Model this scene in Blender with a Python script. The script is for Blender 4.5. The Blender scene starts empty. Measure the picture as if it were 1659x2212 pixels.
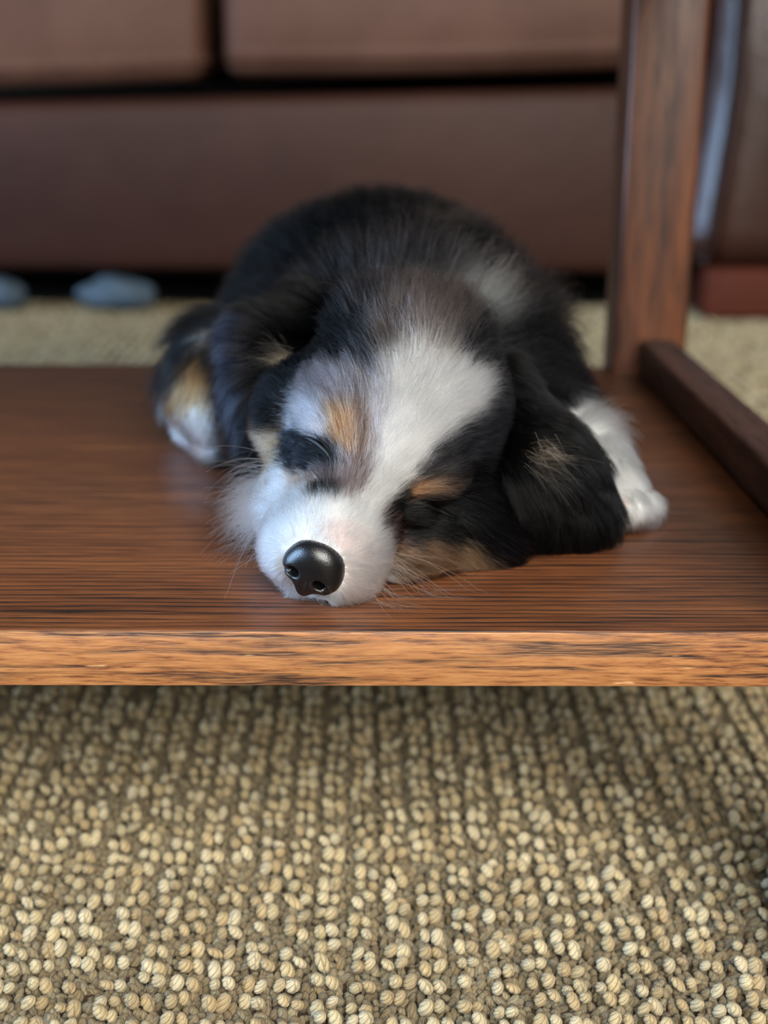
import bpy, math, random
import numpy as np
from mathutils import Vector, Matrix, Euler
from mathutils.kdtree import KDTree

random.seed(7)
RNG = np.random.default_rng(11)
SC = bpy.context.scene
COL = SC.collection

# ------------------------------------------------------------------ camera
SHELF_Z = 0.130          # top of the table's lower shelf above the rug
cam_data = bpy.data.cameras.new('camera')
cam = bpy.data.objects.new('camera', cam_data)
COL.objects.link(cam)
cam.location = (0.0, 0.0, 0.313)
cam.rotation_euler = (Matrix.Rotation(math.radians(-0.84), 4, 'Z') @ Matrix.Rotation(math.radians(90 - 17.0), 4, 'X')
                      @ Matrix.Rotation(math.radians(0.45), 4, 'Z')).to_euler()
cam_data.sensor_fit = 'HORIZONTAL'
cam_data.sensor_width = 26.0
cam_data.lens = 26.0 * 3100.0 / 1659.0
cam_data.clip_start = 0.02
cam_data.clip_end = 20
cam_data.dof.use_dof = True
cam_data.dof.focus_distance = 0.507
cam_data.dof.aperture_fstop = 6.2
SC.camera = cam

# ------------------------------------------------------------------ light
world = bpy.data.worlds.new('world')
SC.world = world
world.use_nodes = True
bg = world.node_tree.nodes['Background']
bg.inputs[0].default_value = (0.95, 0.93, 0.92, 1)
bg.inputs[1].default_value = 0.11

def area(name, loc, target, size, power, color):
    l = bpy.data.lights.new(name, 'AREA')
    l.shape = 'RECTANGLE'
    l.size, l.size_y = size
    l.energy = power
    l.color = color
    o = bpy.data.objects.new(name, l)
    COL.objects.link(o)
    o.location = loc
    d = Vector(target) - Vector(loc)
    o.rotation_euler = d.to_track_quat('-Z', 'Y').to_euler()
    return o

area('window_light', (0.45, -1.4, 1.45), (0.05, 0.6, 0.1), (1.6, 1.3), 130, (1.0, 0.97, 0.90))
area('side_window_light', (-2.1, 0.15, 0.75), (0, 0.6, 0.15), (1.3, 1.3), 50, (0.42, 0.66, 1.0)).data.spread = math.radians(115)
area('side_window_light', (1.9, 1.05, 1.3), (0.3, 1.6, 0.1), (0.7, 1.0), 9, (0.80, 0.86, 1.0))
SC.view_settings.view_transform = 'Standard'
SC.view_settings.look = 'None'
SC.view_settings.gamma = 1
SC.view_settings.use_curve_mapping = False
SC.view_settings.exposure = 0.0
SC.cycles.max_bounces = 8
SC.cycles.transparent_max_bounces = 8

# ------------------------------------------------------------------ helpers
def lin(c):
    return tuple(((v / 255) / 12.92 if v / 255 <= 0.04045 else ((v / 255 + 0.055) / 1.055) ** 2.4) for v in c)

def rgba(c):
    return lin(c) + (1.0,)

def tag(o, label=None, cat=None, group=None, kind=None):
    if label: o['label'] = label
    if cat: o['category'] = cat
    if group: o['group'] = group
    if kind: o['kind'] = kind
    return o

def empty(name, loc, rz=0.0):
    o = bpy.data.objects.new(name, None)
    COL.objects.link(o)
    o.location = loc
    o.rotation_euler = (0, 0, rz)
    return o

def link_mesh(name, me, mat, parent=None, smooth=True):
    o = bpy.data.objects.new(name, me)
    COL.objects.link(o)
    if mat: me.materials.append(mat)
    if smooth:
        me.polygons.foreach_set('use_smooth', np.ones(len(me.polygons), dtype=bool))
    if parent:
        o.parent = parent
        o.matrix_parent_inverse = Matrix.Translation(parent.location).inverted() if parent.rotation_euler[2] == 0 else Matrix()
    return o

def np_mesh(name, verts, faces):
    me = bpy.data.meshes.new(name)
    verts = np.asarray(verts, dtype=np.float32)
    faces = np.asarray(faces, dtype=np.int32)
    n = faces.shape[1]
    me.vertices.add(len(verts)); me.vertices.foreach_set('co', verts.ravel())
    me.loops.add(faces.size); me.loops.foreach_set('vertex_index', faces.ravel())
    me.polygons.add(len(faces))
    me.polygons.foreach_set('loop_start', np.arange(0, faces.size, n, dtype=np.int32))
    me.update(calc_edges=True)
    return me

def rbox(name, lo, hi, r, mat, parent=None, seg=3, warp=None, cuts=0):
    """rounded box between two corners, optional vertex warp"""
    import bmesh
    bm = bmesh.new()
    bmesh.ops.create_cube(bm, size=1)
    lo, hi = Vector(lo), Vector(hi)
    for v in bm.verts:
        v.co = Vector([(lo[i] + hi[i]) / 2 + v.co[i] * (hi[i] - lo[i]) for i in range(3)])
    if cuts:
        bmesh.ops.subdivide_edges(bm, edges=bm.edges[:], cuts=cuts, use_grid_fill=True)
    if r > 0:
        sharp = [e for e in bm.edges if len(e.link_faces) == 2 and e.calc_face_angle(0) > 0.5]
        bmesh.ops.bevel(bm, geom=sharp, offset=r, segments=seg, affect='EDGES', profile=0.5)
    if warp:
        for v in bm.verts: v.co = warp(v.co)
    me = bpy.data.meshes.new(name)
    bm.to_mesh(me); bm.free()
    return link_mesh(name, me, mat, parent)

class NT:
    def __init__(self, name):
        self.m = bpy.data.materials.new(name)
        self.m.use_nodes = True
        self.t = self.m.node_tree
        self.t.nodes.clear()
        self.out = self.t.nodes.new('ShaderNodeOutputMaterial')
    def n(self, typ, **kw):
        nd = self.t.nodes.new(typ)
        for k, v in kw.items(): setattr(nd, k, v)
        return nd
    def l(self, a, b): self.t.links.new(a, b)
    def val(self, sock, v):
        if hasattr(v, 'is_linked') or hasattr(v, 'links'): self.l(v, sock)
        else: sock.default_value = v
    def math(self, op, a, b=None, c=None):
        nd = self.n('ShaderNodeMath', operation=op)
        self.val(nd.inputs[0], a)
        if b is not None: self.val(nd.inputs[1], b)
        if c is not None: self.val(nd.inputs[2], c)
        return nd.outputs[0]
    def noise(self, vec, scale=1.0, detail=3.0, rough=0.5, dist=0.0):
        nd = self.n('ShaderNodeTexNoise')
        if vec is not None: self.l(vec, nd.inputs['Vector'])
        nd.inputs['Scale'].default_value = scale
        nd.inputs['Detail'].default_value = detail
        nd.inputs['Roughness'].default_value = rough
        nd.inputs['Distortion'].default_value = dist
        return nd.outputs['Fac']
    def ramp(self, fac, stops):
        nd = self.n('ShaderNodeValToRGB')
        self.l(fac, nd.inputs[0])
        e = nd.color_ramp.elements
        while len(e) > 1: e.remove(e[-1])
        e[0].position, e[0].color = stops[0][0], stops[0][1]
        for p, c in stops[1:]:
            x = e.new(p); x.color = c
        return nd.outputs[0]
    def mix(self, fac, a, b, mode='MIX'):
        nd = self.n('ShaderNodeMix', data_type='RGBA', blend_type=mode)
        self.val(nd.inputs[0], fac); self.val(nd.inputs[6], a); self.val(nd.inputs[7], b)
        return nd.outputs[2]
    def scaled(self, scale, src='Object', rot=(0, 0, 0), loc=(0, 0, 0)):
        tc = self.n('ShaderNodeTexCoord')
        mp = self.n('ShaderNodeMapping')
        mp.inputs['Scale'].default_value = scale
        mp.inputs['Rotation'].default_value = rot
        mp.inputs['Location'].default_value = loc
        self.l(tc.outputs[src], mp.inputs['Vector'])
        return mp.outputs[0]
    def principled(self, color, rough=0.5, bump=None, bump_d=0.001, bump_s=0.5, coat=0, spec=0.5, **kw):
        p = self.n('ShaderNodeBsdfPrincipled')
        self.val(p.inputs['Base Color'], color)
        self.val(p.inputs['Roughness'], rough)
        p.inputs['Specular IOR Level'].default_value = spec
        p.inputs['Coat Weight'].default_value = coat
        for k, v in kw.items(): self.val(p.inputs[k.replace('_', ' ')], v)
        if bump is not None:
            b = self.n('ShaderNodeBump')
            b.inputs['Distance'].default_value = bump_d
            b.inputs['Strength'].default_value = bump_s
            self.l(bump, b.inputs['Height']); self.l(b.outputs[0], p.inputs['Normal'])
        self.l(p.outputs[0], self.out.inputs[0])
        return self.m
W4 = lambda v: (v, v, v, 1)
# ------------------------------------------------------------------ materials of the room
def oak(name, light, mid, dark, axis=0, line=260.0, streak=0.6, rough=0.3, coat=0.25, stretch=9.0, wear=None, wavy=0.0016, pores=1.0, cut=(0.40, 0.51), rings=0.0, fleck=(22, 0.8)):
    """stained oak, grain running along the chosen object axis"""
    t = NT(name)
    o = t.n('ShaderNodeTexCoord')
    def sc(along, across, src=None):
        s = [across] * 3; s[axis] = along
        mp = t.n('ShaderNodeMapping'); mp.inputs['Scale'].default_value = s
        t.l(src if src is not None else o.outputs['Object'], mp.inputs['Vector'])
        return mp.outputs[0]
    wn = t.n('ShaderNodeTexNoise'); t.l(sc(7, 22), wn.inputs['Vector']); wn.inputs['Scale'].default_value = 1; wn.inputs['Detail'].default_value = 4
    vm = t.n('ShaderNodeVectorMath', operation='SUBTRACT'); t.l(wn.outputs['Color'], vm.inputs[0]); vm.inputs[1].default_value = (0.5, 0.5, 0.5)
    vs = t.n('ShaderNodeVectorMath', operation='SCALE'); t.l(vm.outputs[0], vs.inputs[0]); vs.inputs['Scale'].default_value = wavy * 4
    va = t.n('ShaderNodeVectorMath', operation='ADD'); t.l(vs.outputs[0], va.inputs[0]); t.l(o.outputs['Object'], va.inputs[1])
    W_ = va.outputs[0]
    broad = t.noise(sc(1.6, 14, W_), 1.0, 3, 0.55)
    bands = t.noise(sc(stretch, line, W_), 1.0, 2, 0.5)
    fine = t.noise(sc(stretch * 5, line * 3.2, W_), 1.0, 4, 0.65)
    tone = t.noise(sc(5, 60, W_), 1.0, 3, 0.6)
    f = t.math('ADD', t.math('MULTIPLY', fine, 0.7), t.math('MULTIPLY', tone, 0.3))
    base = t.ramp(f, [(0.36, rgba(dark)), (0.48, rgba(mid)), (0.62, rgba(light))])
    base = t.mix(1.0, base, t.ramp(broad, [(0.3, W4(0.78)), (0.7, W4(1.12))]), 'MULTIPLY')
    bm_ = t.ramp(bands, [(cut[0], W4(1)), (cut[1], W4(0))])
    if rings:
        sx = t.n('ShaderNodeSeparateXYZ'); t.l(W_, sx.inputs[0])
        yy = sx.outputs[1] if axis == 0 else sx.outputs[0]
        v = t.math('ADD', t.math('MULTIPLY', yy, rings), t.math('MULTIPLY', t.noise(sc(4, 60), 1.0, 3, 0.6), 2.6))
        v = t.math('FRACT', v)
        prof = t.ramp(v, [(0.30, W4(0)), (0.58, W4(0.25)), (0.72, W4(1)), (0.93, W4(1)), (1.0, W4(0))])
        vary = t.ramp(t.noise(sc(9, 330, W_), 1.0, 3, 0.6), [(0.34, W4(0.55)), (0.50, W4(1))])
        bm_ = t.math('MULTIPLY', prof, vary)
    pm = t.ramp(fine, [(0.36, W4(1)), (0.46, W4(0))])
    brk = t.ramp(t.noise(sc(fleck[0], line * fleck[1], W_), 1.0, 2, 0.5), [(0.35, W4(0.25)), (0.6, W4(1))])
    msk = t.math('MULTIPLY', t.math('MINIMUM', t.math('ADD', t.math('MULTIPLY', bm_, brk), t.math('MULTIPLY', pm, 0.35 * pores)), 1.0), streak)
    col = t.mix(msk, base, tuple(v * 0.16 for v in lin(dark)) + (1,))
    if wear: col = wear(t, col)
    h = t.math('SUBTRACT', f, t.math('MULTIPLY', msk, 0.8))
    rg = t.math('ADD', t.math('MULTIPLY', msk, 0.2), rough)
    return t.principled(col, rg, bump=h, bump_d=0.0004, bump_s=0.4, coat=coat, Coat_Roughness=0.16)

M_SHELF = oak('shelf_oak', (122, 74, 41), (98, 56, 31), (62, 33, 20), axis=0, line=600, streak=1.0, rough=0.36, coat=0.15, stretch=7, cut=(0.42, 0.52), rings=230, wavy=0.0009, pores=0.8)
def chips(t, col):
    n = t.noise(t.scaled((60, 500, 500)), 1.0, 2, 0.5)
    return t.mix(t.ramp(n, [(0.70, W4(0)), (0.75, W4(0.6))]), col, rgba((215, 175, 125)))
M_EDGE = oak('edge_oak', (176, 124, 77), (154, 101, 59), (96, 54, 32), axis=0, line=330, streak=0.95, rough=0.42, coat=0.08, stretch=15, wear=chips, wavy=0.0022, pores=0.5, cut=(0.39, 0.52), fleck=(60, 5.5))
M_LEG = oak('leg_oak', (118, 70, 42), (96, 55, 33), (56, 29, 18), axis=2, line=110, streak=0.5, rough=0.4, coat=0.05, stretch=5)
M_RAIL = oak('rail_oak', (88, 52, 42), (66, 37, 30), (36, 18, 14), axis=1, line=200, streak=0.6, rough=0.5, coat=0.05)

def leather(name, a, b, rough=0.5, spec=0.38):
    t = NT(name)
    v = t.scaled((1, 1, 1))
    n = t.noise(v, 7.0, 4, 0.6)
    g = t.noise(v, 420.0, 3, 0.6)
    w = t.noise(v, 26.0, 4, 0.6)
    c = t.ramp(n, [(0.35, rgba(a)), (0.65, rgba(b))])
    h = t.math('ADD', t.math('MULTIPLY', g, 0.25), w)
    return t.principled(c, rough, bump=h, bump_d=0.004, bump_s=0.35, spec=spec)
M_LEATHER = leather('brown_leather', (56, 31, 22), (64, 36, 26), 0.52, 0.2)
M_ARM = leather('armrest_leather', (50, 28, 20), (58, 33, 24), 0.30, 0.9)
M_LEATHER2 = leather('toplit_brown_leather', (82, 54, 41), (94, 64, 50), 0.58, 0.2)  # same leather, paler: light from above on the cushions is put into the colour

t = NT('dark_wood_foot'); M_FOOT = t.principled(t.ramp(t.noise(t.scaled((30, 30, 300)), 1, 3), [(0.3, rgba((62, 24, 12))), (0.7, rgba((88, 38, 20)))]), 0.7, spec=0.2)
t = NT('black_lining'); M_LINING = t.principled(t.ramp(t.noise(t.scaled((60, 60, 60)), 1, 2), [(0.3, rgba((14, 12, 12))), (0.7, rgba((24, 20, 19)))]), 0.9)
t = NT('floor_boards'); M_FLOOR = t.principled(t.ramp(t.noise(t.scaled((2, 40, 40)), 1, 3), [(0.3, rgba((96, 66, 42))), (0.7, rgba((130, 92, 60)))]), 0.4)
t = NT('painted_wall'); M_WALL = t.principled(t.ramp(t.noise(t.scaled((4, 4, 4)), 1, 3), [(0.3, rgba((176, 170, 160))), (0.7, rgba((186, 180, 170)))]), 0.8)
t = NT('pale_lump_matte'); M_LUMP = t.principled(t.ramp(t.noise(t.scaled((90, 90, 90)), 1, 3), [(0.3, rgba((70, 84, 94))), (0.7, rgba((92, 106, 116)))]), 0.8)

# ------------------------------------------------------------------ room shell
fl = rbox('floor', (-2.2, -0.6, -0.036), (2.2, 3.2, -0.016), 0, M_FLOOR); tag(fl, kind='structure')
wb = rbox('wall_back', (-2.2, 3.05, -0.016), (2.2, 3.15, 2.4), 0, M_WALL); tag(wb, kind='structure')

# ------------------------------------------------------------------ coffee table
table = empty('coffee_table', (0, 0.458, 0))
tag(table, 'dark stained oak coffee table whose low shelf the puppy sleeps on', 'coffee table')
XR = 0.197
BACKY = 0.925
sh = rbox('shelf', (-0.62, 0.4592, SHELF_Z - 0.020), (XR, BACKY, SHELF_Z), 0.0008, M_SHELF, table, 2)
tag(sh, 'dark brown oak shelf board with fine horizontal grain')
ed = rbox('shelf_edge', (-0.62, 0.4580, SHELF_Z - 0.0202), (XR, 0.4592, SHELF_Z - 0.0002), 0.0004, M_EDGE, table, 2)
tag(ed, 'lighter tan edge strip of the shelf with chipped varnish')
for (lx, ly) in ((0.159, 0.900), (0.159, 0.440), (-0.665, 0.900), (-0.665, 0.440)):
    rbox('leg', (lx, ly, 0.001), (lx + 0.046, ly + 0.046, 0.452), 0.004, M_LEG, table, 3)
rbox('side_rail', (0.174, 0.486, SHELF_Z + 0.0002), (0.197, 0.900, SHELF_Z + 0.023), 0.003, M_RAIL, table, 3)
rbox('side_rail', (-0.660, 0.486, SHELF_Z - 0.020), (-0.6205, 0.900, SHELF_Z + 0.023), 0.003, M_RAIL, table, 3)
tt = rbox('tabletop', (-0.70, 0.425, 0.4525), (0.235, 0.965, 0.4765), 0.004, M_SHELF, table, 3)

# ------------------------------------------------------------------ sofa
SY = 1.935
sofa = empty('sofa', (0, SY, 0))
tag(sofa, 'brown leather sofa standing on the rug behind the coffee table', 'sofa')
def bulge(amp, zc, hz, slope=0.0, xref=0.0):
    def w(co):
        k = max(0.0, 1 - ((co.z - zc) / hz) ** 2)
        if co.y < SY + 0.2: co.y -= amp * k
        co.z += slope * (co.x - xref)
        return co
    return w
def panel_warp(co):
    if co.z > 0.17: co.z += 0.030 * (co.x + 0.25)
    if co.y < SY + 0.2: co.y -= 0.012 * max(0.0, 1 - ((co.z - 0.17) / 0.13) ** 2)
    return co
fp = rbox('front_panel', (-1.25, SY, 0.058), (0.425, SY + 0.80, 0.280), 0.014, M_LEATHER, sofa, 4, panel_warp, 6)
tag(fp, 'smooth brown leather front panel below the seat')
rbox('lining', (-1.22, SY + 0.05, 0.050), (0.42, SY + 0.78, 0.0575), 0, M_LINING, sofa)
def armw(co):
    if co.y < SY + 0.2:
        co.y -= 0.030 * max(0.0, 1 - ((co.x - 0.53) / 0.075) ** 2) * min(1.0, max(0.0, (co.z - 0.05) / 0.3))
        co.x += 0.04 * max(0.0, (0.30 - co.z) / 0.3) * (-0.6)
    return co
ar = rbox('armrest', (0.437, SY - 0.02, 0.068), (0.70, SY + 0.86, 0.62), 0.045, M_ARM, sofa, 6, armw, 8)
rbox('backrest', (-1.25, SY + 0.60, 0.29), (0.435, SY + 0.84, 0.86), 0.05, M_LEATHER, sofa, 4)
for (fx, fy) in ((0.455, SY - 0.02), (-1.24, SY + 0.02), (0.455, SY + 0.70), (-1.24, SY + 0.70)):
    rbox('foot', (fx, fy, 0.001), (fx + 0.16, fy + 0.09, 0.067 if fx > 0 else 0.049), 0.006, M_FOOT, sofa)
def cush(x0, x1, zo, lab):
    def w(co):
        u = (co.x - x0) / (x1 - x0) * 2 - 1
        kz = max(0.0, 1 - ((co.z - 0.375) / 0.085) ** 2)
        if co.y < SY + 0.2:
            co.y -= 0.020 * kz * (1 - 0.6 * u * u) + 0.004
        if co.z < 0.34: co.z -= 0.004 * (1 - u * u)
        co.z += 0.030 * (co.x + 0.2)
        return co
    c = rbox('seat_cushion', (x0, SY - 0.012, 0.307 + zo), (x1, SY + 0.595, 0.460 + zo), 0.022, M_LEATHER2, None, 5, w, 8)
    tag(c, lab, 'cushion', 'seat cushions of the brown leather sofa')
cush(-1.02, -0.204, -0.004, 'brown leather seat cushion at left, left of the dark vertical gap')
cush(-0.180, 0.430, 0.0, 'wide brown leather seat cushion right of the dark vertical gap')

# pale lumps of unknown make in the gap under the sofa
def lump(x, y, sx, sz, lab):
    import bmesh
    bm = bmesh.new()
    bmesh.ops.create_icosphere(bm, subdivisions=4, radius=1)
    for v in bm.verts:
        c = v.co
        k = 1 + 0.10 * math.sin(c.x * 5 + c.z * 3) + 0.06 * math.sin(c.y * 7 - c.x * 4)
        v.co = Vector((x + c.x * sx * k, y + c.y * 0.03 * k, max(0.0, sz + c.z * sz * k) + 0.002))
    me = bpy.data.meshes.new('pale_lump'); bm.to_mesh(me); bm.free()
    o = link_mesh('pale_lump', me, M_LUMP); tag(o, lab, 'item', 'pale lumps under the sofa')
lump(-0.335, 1.965, 0.052, 0.022, 'pale blue grey bundle lying under the sofa just left of the puppy')
lump(-0.490, 1.965, 0.030, 0.020, 'small pale bundle under the sofa at the left edge of the photo')
# ------------------------------------------------------------------ looped wool rug
t = NT('rug_backing'); M_BACK = t.principled(t.ramp(t.noise(t.scaled((400, 400, 400)), 1, 2), [(0.3, rgba((44, 33, 22))), (0.7, rgba((62, 48, 32)))]), 0.95)
t = NT('rug_wool')
at = t.n('ShaderNodeAttribute', attribute_name='tint')
uv = t.n('ShaderNodeTexCoord')
mp = t.n('ShaderNodeMapping'); mp.inputs['Scale'].default_value = (62, 2.6, 1); t.l(uv.outputs['UV'], mp.inputs[0])
fib = t.noise(mp.outputs[0], 1.0, 4, 0.65, 0.3)
su = t.n('ShaderNodeSeparateXYZ'); t.l(uv.outputs['UV'], su.inputs[0])
crs = t.math('ABSOLUTE', t.math('COSINE', t.math('MULTIPLY', su.outputs[0], 5 * math.pi)))
crc = t.ramp(crs, [(0.0, W4(0.30)), (0.22, W4(0.72)), (0.5, W4(1))])  # shade in the creases between yarn strands, painted into the colour
ctn = t.mix(1.0, at.outputs['Color'], crc, 'MULTIPLY')
colr = t.mix(1.0, ctn, t.ramp(fib, [(0.30, W4(0.45)), (0.5, W4(0.95)), (0.70, W4(1.35))]), 'MULTIPLY')
M_WOOL = t.principled(colr, 0.85, bump=fib, bump_d=0.0006, bump_s=0.9, spec=0.15, Sheen_Weight=0.15)

rug = rbox('rug', (-1.7, 0.10, -0.0159), (1.5, 2.75, -0.0100), 0.003, M_BACK, None)
tag(rug, 'beige looped wool rug with chunky pebbly rows under the table and sofa', 'rug')

def bump_template(nu, nv, seed):
    r = np.random.default_rng(seed)
    u = np.arange(nu) / nu * 2 * np.pi
    v = (np.arange(1, nv) / nv) * np.pi * 0.92
    U, V = np.meshgrid(u, v)
    ph = r.uniform(0, 6.28)
    nst = 5; tw = r.uniform(1.2, 2.4)
    rad = 1 + 0.30 * (np.abs(np.cos(nst * 0.5 * (U + tw * V * 0.8))) - 0.6) * np.sin(V) + 0.05 * np.sin(2 * U + ph)
    X = np.sin(V) * np.cos(U) * rad; Y = np.sin(V) * np.sin(U) * rad; Z = np.cos(V) * (1 + 0.04 * np.cos(U + ph))
    verts = np.vstack([[0, 0, 1], np.stack([X, Y, Z], -1).reshape(-1, 3)])
    uvs = np.vstack([[0.5, 0], np.stack([(U / 6.2832 + tw * V * 0.8 / 6.2832) * 1.0, V / np.pi], -1).reshape(-1, 2)])
    faces = []
    for i in range(nv - 2):
        a = 1 + i * nu
        for j in range(nu):
            j2 = (j + 1) % nu
            faces.append((a + j, a + nu + j, a + nu + j2, a + j2))
    for j in range(nu):      # pole quads: degenerate-free by pairing
        if j % 2 == 0:
            faces.append((0, 1 + j, 1 + (j + 1) % nu, 1 + (j + 2) % nu))
    return verts, uvs, np.array(faces)

def build_pile(name, cells, nu, nv, small):
    T = [bump_template(nu, nv, s) for s in range(6)]
    nvt = len(T[0][0]); F = T[0][2]
    pos, scl, ang, tint, til = [], [], [], [], []
    pal = np.array([lin((214, 191, 144)), lin((206, 181, 134)), lin((220, 200, 156)), lin((200, 173, 126)), lin((226, 207, 166))])
    for (cx, cy) in cells:
        jx, jy = RNG.normal(0, 0.0008), RNG.normal(0, 0.0010)
        hz = RNG.uniform(-0.0008, 0.0008)
        for s in (-1, 1):
            if RNG.random() < 0.05: continue
            r = 0.00222 * RNG.uniform(0.86, 1.18)
            pos.append((cx + jx + s * 0.0024 + RNG.normal(0, 0.0003), cy + jy + s * RNG.normal(0, 0.0009), -0.0044 + hz + RNG.normal(0, 0.0006)))
            scl.append((r, r * RNG.uniform(0.9, 1.2), r * RNG.uniform(1.1, 1.4)))
            ang.append(RNG.uniform(0, 6.28)); tint.append(pal[RNG.integers(0, 5)] * RNG.uniform(0.78, 0.95)); til.append(RNG.normal(0, 0.25, 2))
        if small:
            for k in range(12):
                r = 0.00175 * RNG.uniform(0.8, 1.2)
                ox = (k % 4 - 1.5) * 0.0032 + RNG.normal(0, 0.0005); oy = (k // 4 - 0.7) * 0.0040 + RNG.normal(0, 0.0005)
                pos.append((cx + ox, cy + oy, -0.0098 + RNG.normal(0, 0.0006)))
                scl.append((r, r * 1.1, r * 1.6))
                ang.append(RNG.uniform(0, 6.28)); tint.append(pal[RNG.integers(0, 4)] * RNG.uniform(0.36, 0.58)); til.append(RNG.normal(0, 0.4, 2))  # low loops tinted darker, painting in the shade between the tall tufts
    pos, scl, ang, tint, til = map(np.array, (pos, scl, ang, tint, til))
    N = len(pos)
    base = np.stack([T[i % 6][0] for i in range(6)]); buv = np.stack([T[i % 6][1] for i in range(6)])
    k = RNG.integers(0, 6, N)
    V = base[k]
    ca, sa = np.cos(ang), np.sin(ang)
    X = V[..., 0] * ca[:, None] - V[..., 1] * sa[:, None]; Y = V[..., 0] * sa[:, None] + V[..., 1] * ca[:, None]
    V = np.stack([X, Y, V[..., 2]], -1) * scl[:, None, :]
    V[..., 0] += V[..., 2] * til[:, 0:1]; V[..., 1] += V[..., 2] * til[:, 1:2]
    V += pos[:, None, :]
    Fa = (F[None] + (np.arange(N) * nvt)[:, None, None]).reshape(-1, 4)
    me = np_mesh(name, V.reshape(-1, 3), Fa)
    ul = me.uv_layers.new(name='UVMap')
    uvs = (buv[k] + np.stack([RNG.integers(0, 9, N), RNG.integers(0, 9, N)], -1)[:, None, :]).reshape(-1, 2)
    ul.uv.foreach_set('vector', uvs[Fa.ravel()].astype(np.float32).ravel())
    ca_ = me.color_attributes.new('tint', 'FLOAT_COLOR', 'POINT')
    col = np.ones((N, nvt, 4), dtype=np.float32); col[..., :3] = tint[:, None, :]
    ca_.data.foreach_set('color', col.ravel())
    o = link_mesh(name, me, M_WOOL, rug)
    tag(o, kind='stuff')
    return o

PX, PY = 0.0130, 0.0112
def cells(x0, x1, y0, y1, px=PX, py=PY, cond=None):
    out = []
    for i in range(int(x0 / px) - 1, int(x1 / px) + 1):
        for j in range(int(y0 / py), int(y1 / py) + 1):
            x = i * px + (0.0 if True else 0); y = j * py + (0.0026 if i % 2 else 0)
            if x0 <= x <= x1 and y0 <= y < y1 and (cond is None or cond(x, y)): out.append((x, y))
    return out
o = build_pile('wool_loops', cells(-0.25, 0.25, 0.36, 0.73, cond=lambda x, y: abs(x) < 0.3 * y + 0.03), 20, 12, True)
o2 = build_pile('wool_loops', cells(-1.15, 0.95, 0.73, 2.05) + cells(-0.45, 0.45, 0.36, 0.73, cond=lambda x, y: abs(x) >= 0.3 * y + 0.03), 6, 5, False)
# stray wool fibres
frng = np.random.default_rng(21)
nf_ = 2600
fx = frng.uniform(-0.24, 0.24, nf_); fy = frng.uniform(0.40, 0.70, nf_)
fp_ = np.zeros((nf_, 7, 3)); an = frng.uniform(0, 6.28, nf_); cv = frng.normal(0, 1.4, nf_); Lf = frng.uniform(0.003, 0.011, nf_)
for i_, s_ in enumerate(np.linspace(0, 1, 7)):
    a_ = an + cv * s_
    fp_[:, i_, 0] = fx + np.cos(a_) * Lf * s_; fp_[:, i_, 1] = fy + np.sin(a_) * Lf * s_
    fp_[:, i_, 2] = -0.0025 + 0.0035 * math.sin(s_ * 3.1) * frng.uniform(0.3, 1.3, nf_)
STRAY = fp_
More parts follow.
